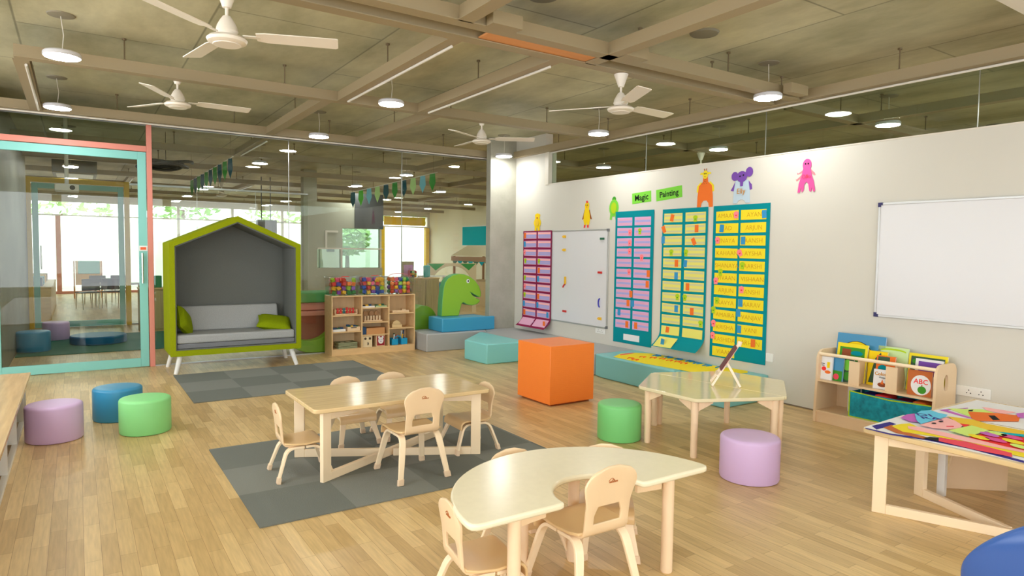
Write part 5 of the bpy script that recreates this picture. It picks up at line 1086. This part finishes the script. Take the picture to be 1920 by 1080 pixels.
# ------------------------------------------------------------------ trees outside
def tree(x, y, h, r, seed, label, c):
    t = thing('garden_tree', label, 'tree', (x,y,-.06), group='trees outside'); rr = random.Random(seed)
    b = B(); b.cyl((0,0,0),(0,0,h*.55),.12,.07,n=8); b.build('trunk', mat('bark', (110,90,70), .9), t)
    b = B()
    for i in range(420):
        a, e = rr.uniform(0,2*PI), rr.uniform(-1,1); q = rr.uniform(.45,1)**.5*r; s = math.sqrt(1-e*e)
        p = Vector((q*s*math.cos(a), q*s*math.sin(a), h*.7+q*e*.75)); u = Vector((rr.uniform(-1,1),rr.uniform(-1,1),rr.uniform(-.5,.5))).normalized(); v = u.orthogonal().normalized(); w = .18
        b.add([p-u*w, p+v*w*.5, p+u*w, p-v*w*.5], [(0,1,2,3)])
    b.build('foliage', c, t, smooth=False)['kind'] = 'stuff'
LF = [mat('leaf green', (120,160,80), .7), mat('pale leaf green', (160,190,120), .7)]
for i, (x, y, h, r) in enumerate(((-4.4,29.5,5.2,1.8),(-.4,29.5,4.8,1.8),(3.6,29.5,5.4,1.8),(7.6,29.5,5.0,1.8),(11.6,29.5,5.6,1.8),(15.6,29.5,5.2,1.8),(19.6,29.5,5.5,1.8),(8.9,25.2,2.7,.9))):
    tree(x, y, h, r, i, 'leafy tree outside the far windows, %s' % ['at the far left','behind the teal door','behind the pod','behind the middle window','left of the yellow posts','behind the yellow posts','at the far right','small one just outside the middle window'][i], LF[i % 2])
# ------------------------------------------------------------------ blue chair at the corner
t = thing('shell_chair', 'glossy blue plastic shell chair cut by the lower right corner', 'chair', (2.385,.585,0), R(-74)); BL = mat('glossy blue shell', (58,96,170), .2)
n, m_ = 14, 12; vs = []; fs = []
for i in range(n+1):
    u = i/n*2-1
    for j in range(m_+1):
        v = j/m_; tt = max(0,(v-.2)/.8)*.99; wv = .31*(1-tt**1.5)**(1/1.5)
        vs.append((u*wv, -.16-.08*v+.10*(u*u)*(1-.3*v), .40+.315*v))
for i in range(n):
    for j in range(m_): a = i*(m_+1)+j; fs.append((a,a+m_+1,a+m_+2,a+1))
b = B(); b.add(vs, fs); o = b.build('backrest', BL, t); md = o.modifiers.new('t','SOLIDIFY'); md.thickness = .03; md.offset = 0; md = o.modifiers.new('s','SUBSURF'); md.levels = 1; md.render_levels = 2
b = B(); b.extr([(x,y,.40) for x, y in rrect(-.235,.235,-.13,.28,.08)], (0,0,.03)); b.build('seat', BL, t, bevel=.012, seg=3)
for x in (-.18,.18):
    for y in (-.12,.24): b = B(); b.cyl((x,y,.40),(x*1.2,y*1.15,0),.014,n=10); b.build('leg', CHROME, t)
# ------------------------------------------------------------------ camera, sky
cam = bpy.data.cameras.new('camera'); co = bpy.data.objects.new('camera', cam); C.objects.link(co)
cam.sensor_fit = 'HORIZONTAL'; cam.sensor_width = 36; cam.lens = 1229.52/1920*36; cam.clip_start = .05
yaw, pit, rol = .585910516, -.0556214316, .0127368771
f = Vector((math.sin(yaw)*math.cos(pit), math.cos(yaw)*math.cos(pit), math.sin(pit))); r = Vector((math.cos(yaw), -math.sin(yaw), 0)); u = r.cross(f)
r2 = r*math.cos(rol)+u*math.sin(rol); u2 = -r*math.sin(rol)+u*math.cos(rol)
M = Matrix((r2, u2, -f)).transposed().to_4x4(); M.translation = (0,0,1.4); co.matrix_world = M
sc = bpy.context.scene; sc.camera = co
w = bpy.data.worlds.new('sky'); sc.world = w; w.use_nodes = True; bg = w.node_tree.nodes['Background']; bg.inputs[0].default_value = (.93,.97,1,1); bg.inputs[1].default_value = 4
sc.view_settings.view_transform = 'Standard'; sc.view_settings.look = 'None'; sc.view_settings.exposure = .12; sc.view_settings.gamma = 1
sc.cycles.use_denoising = True; sc.cycles.max_bounces = 10; sc.cycles.diffuse_bounces = 5; sc.cycles.glossy_bounces = 4; sc.cycles.transparent_max_bounces = 24; sc.cycles.sample_clamp_indirect = 6; sc.cycles.caustics_reflective = False; sc.cycles.caustics_refractive = False
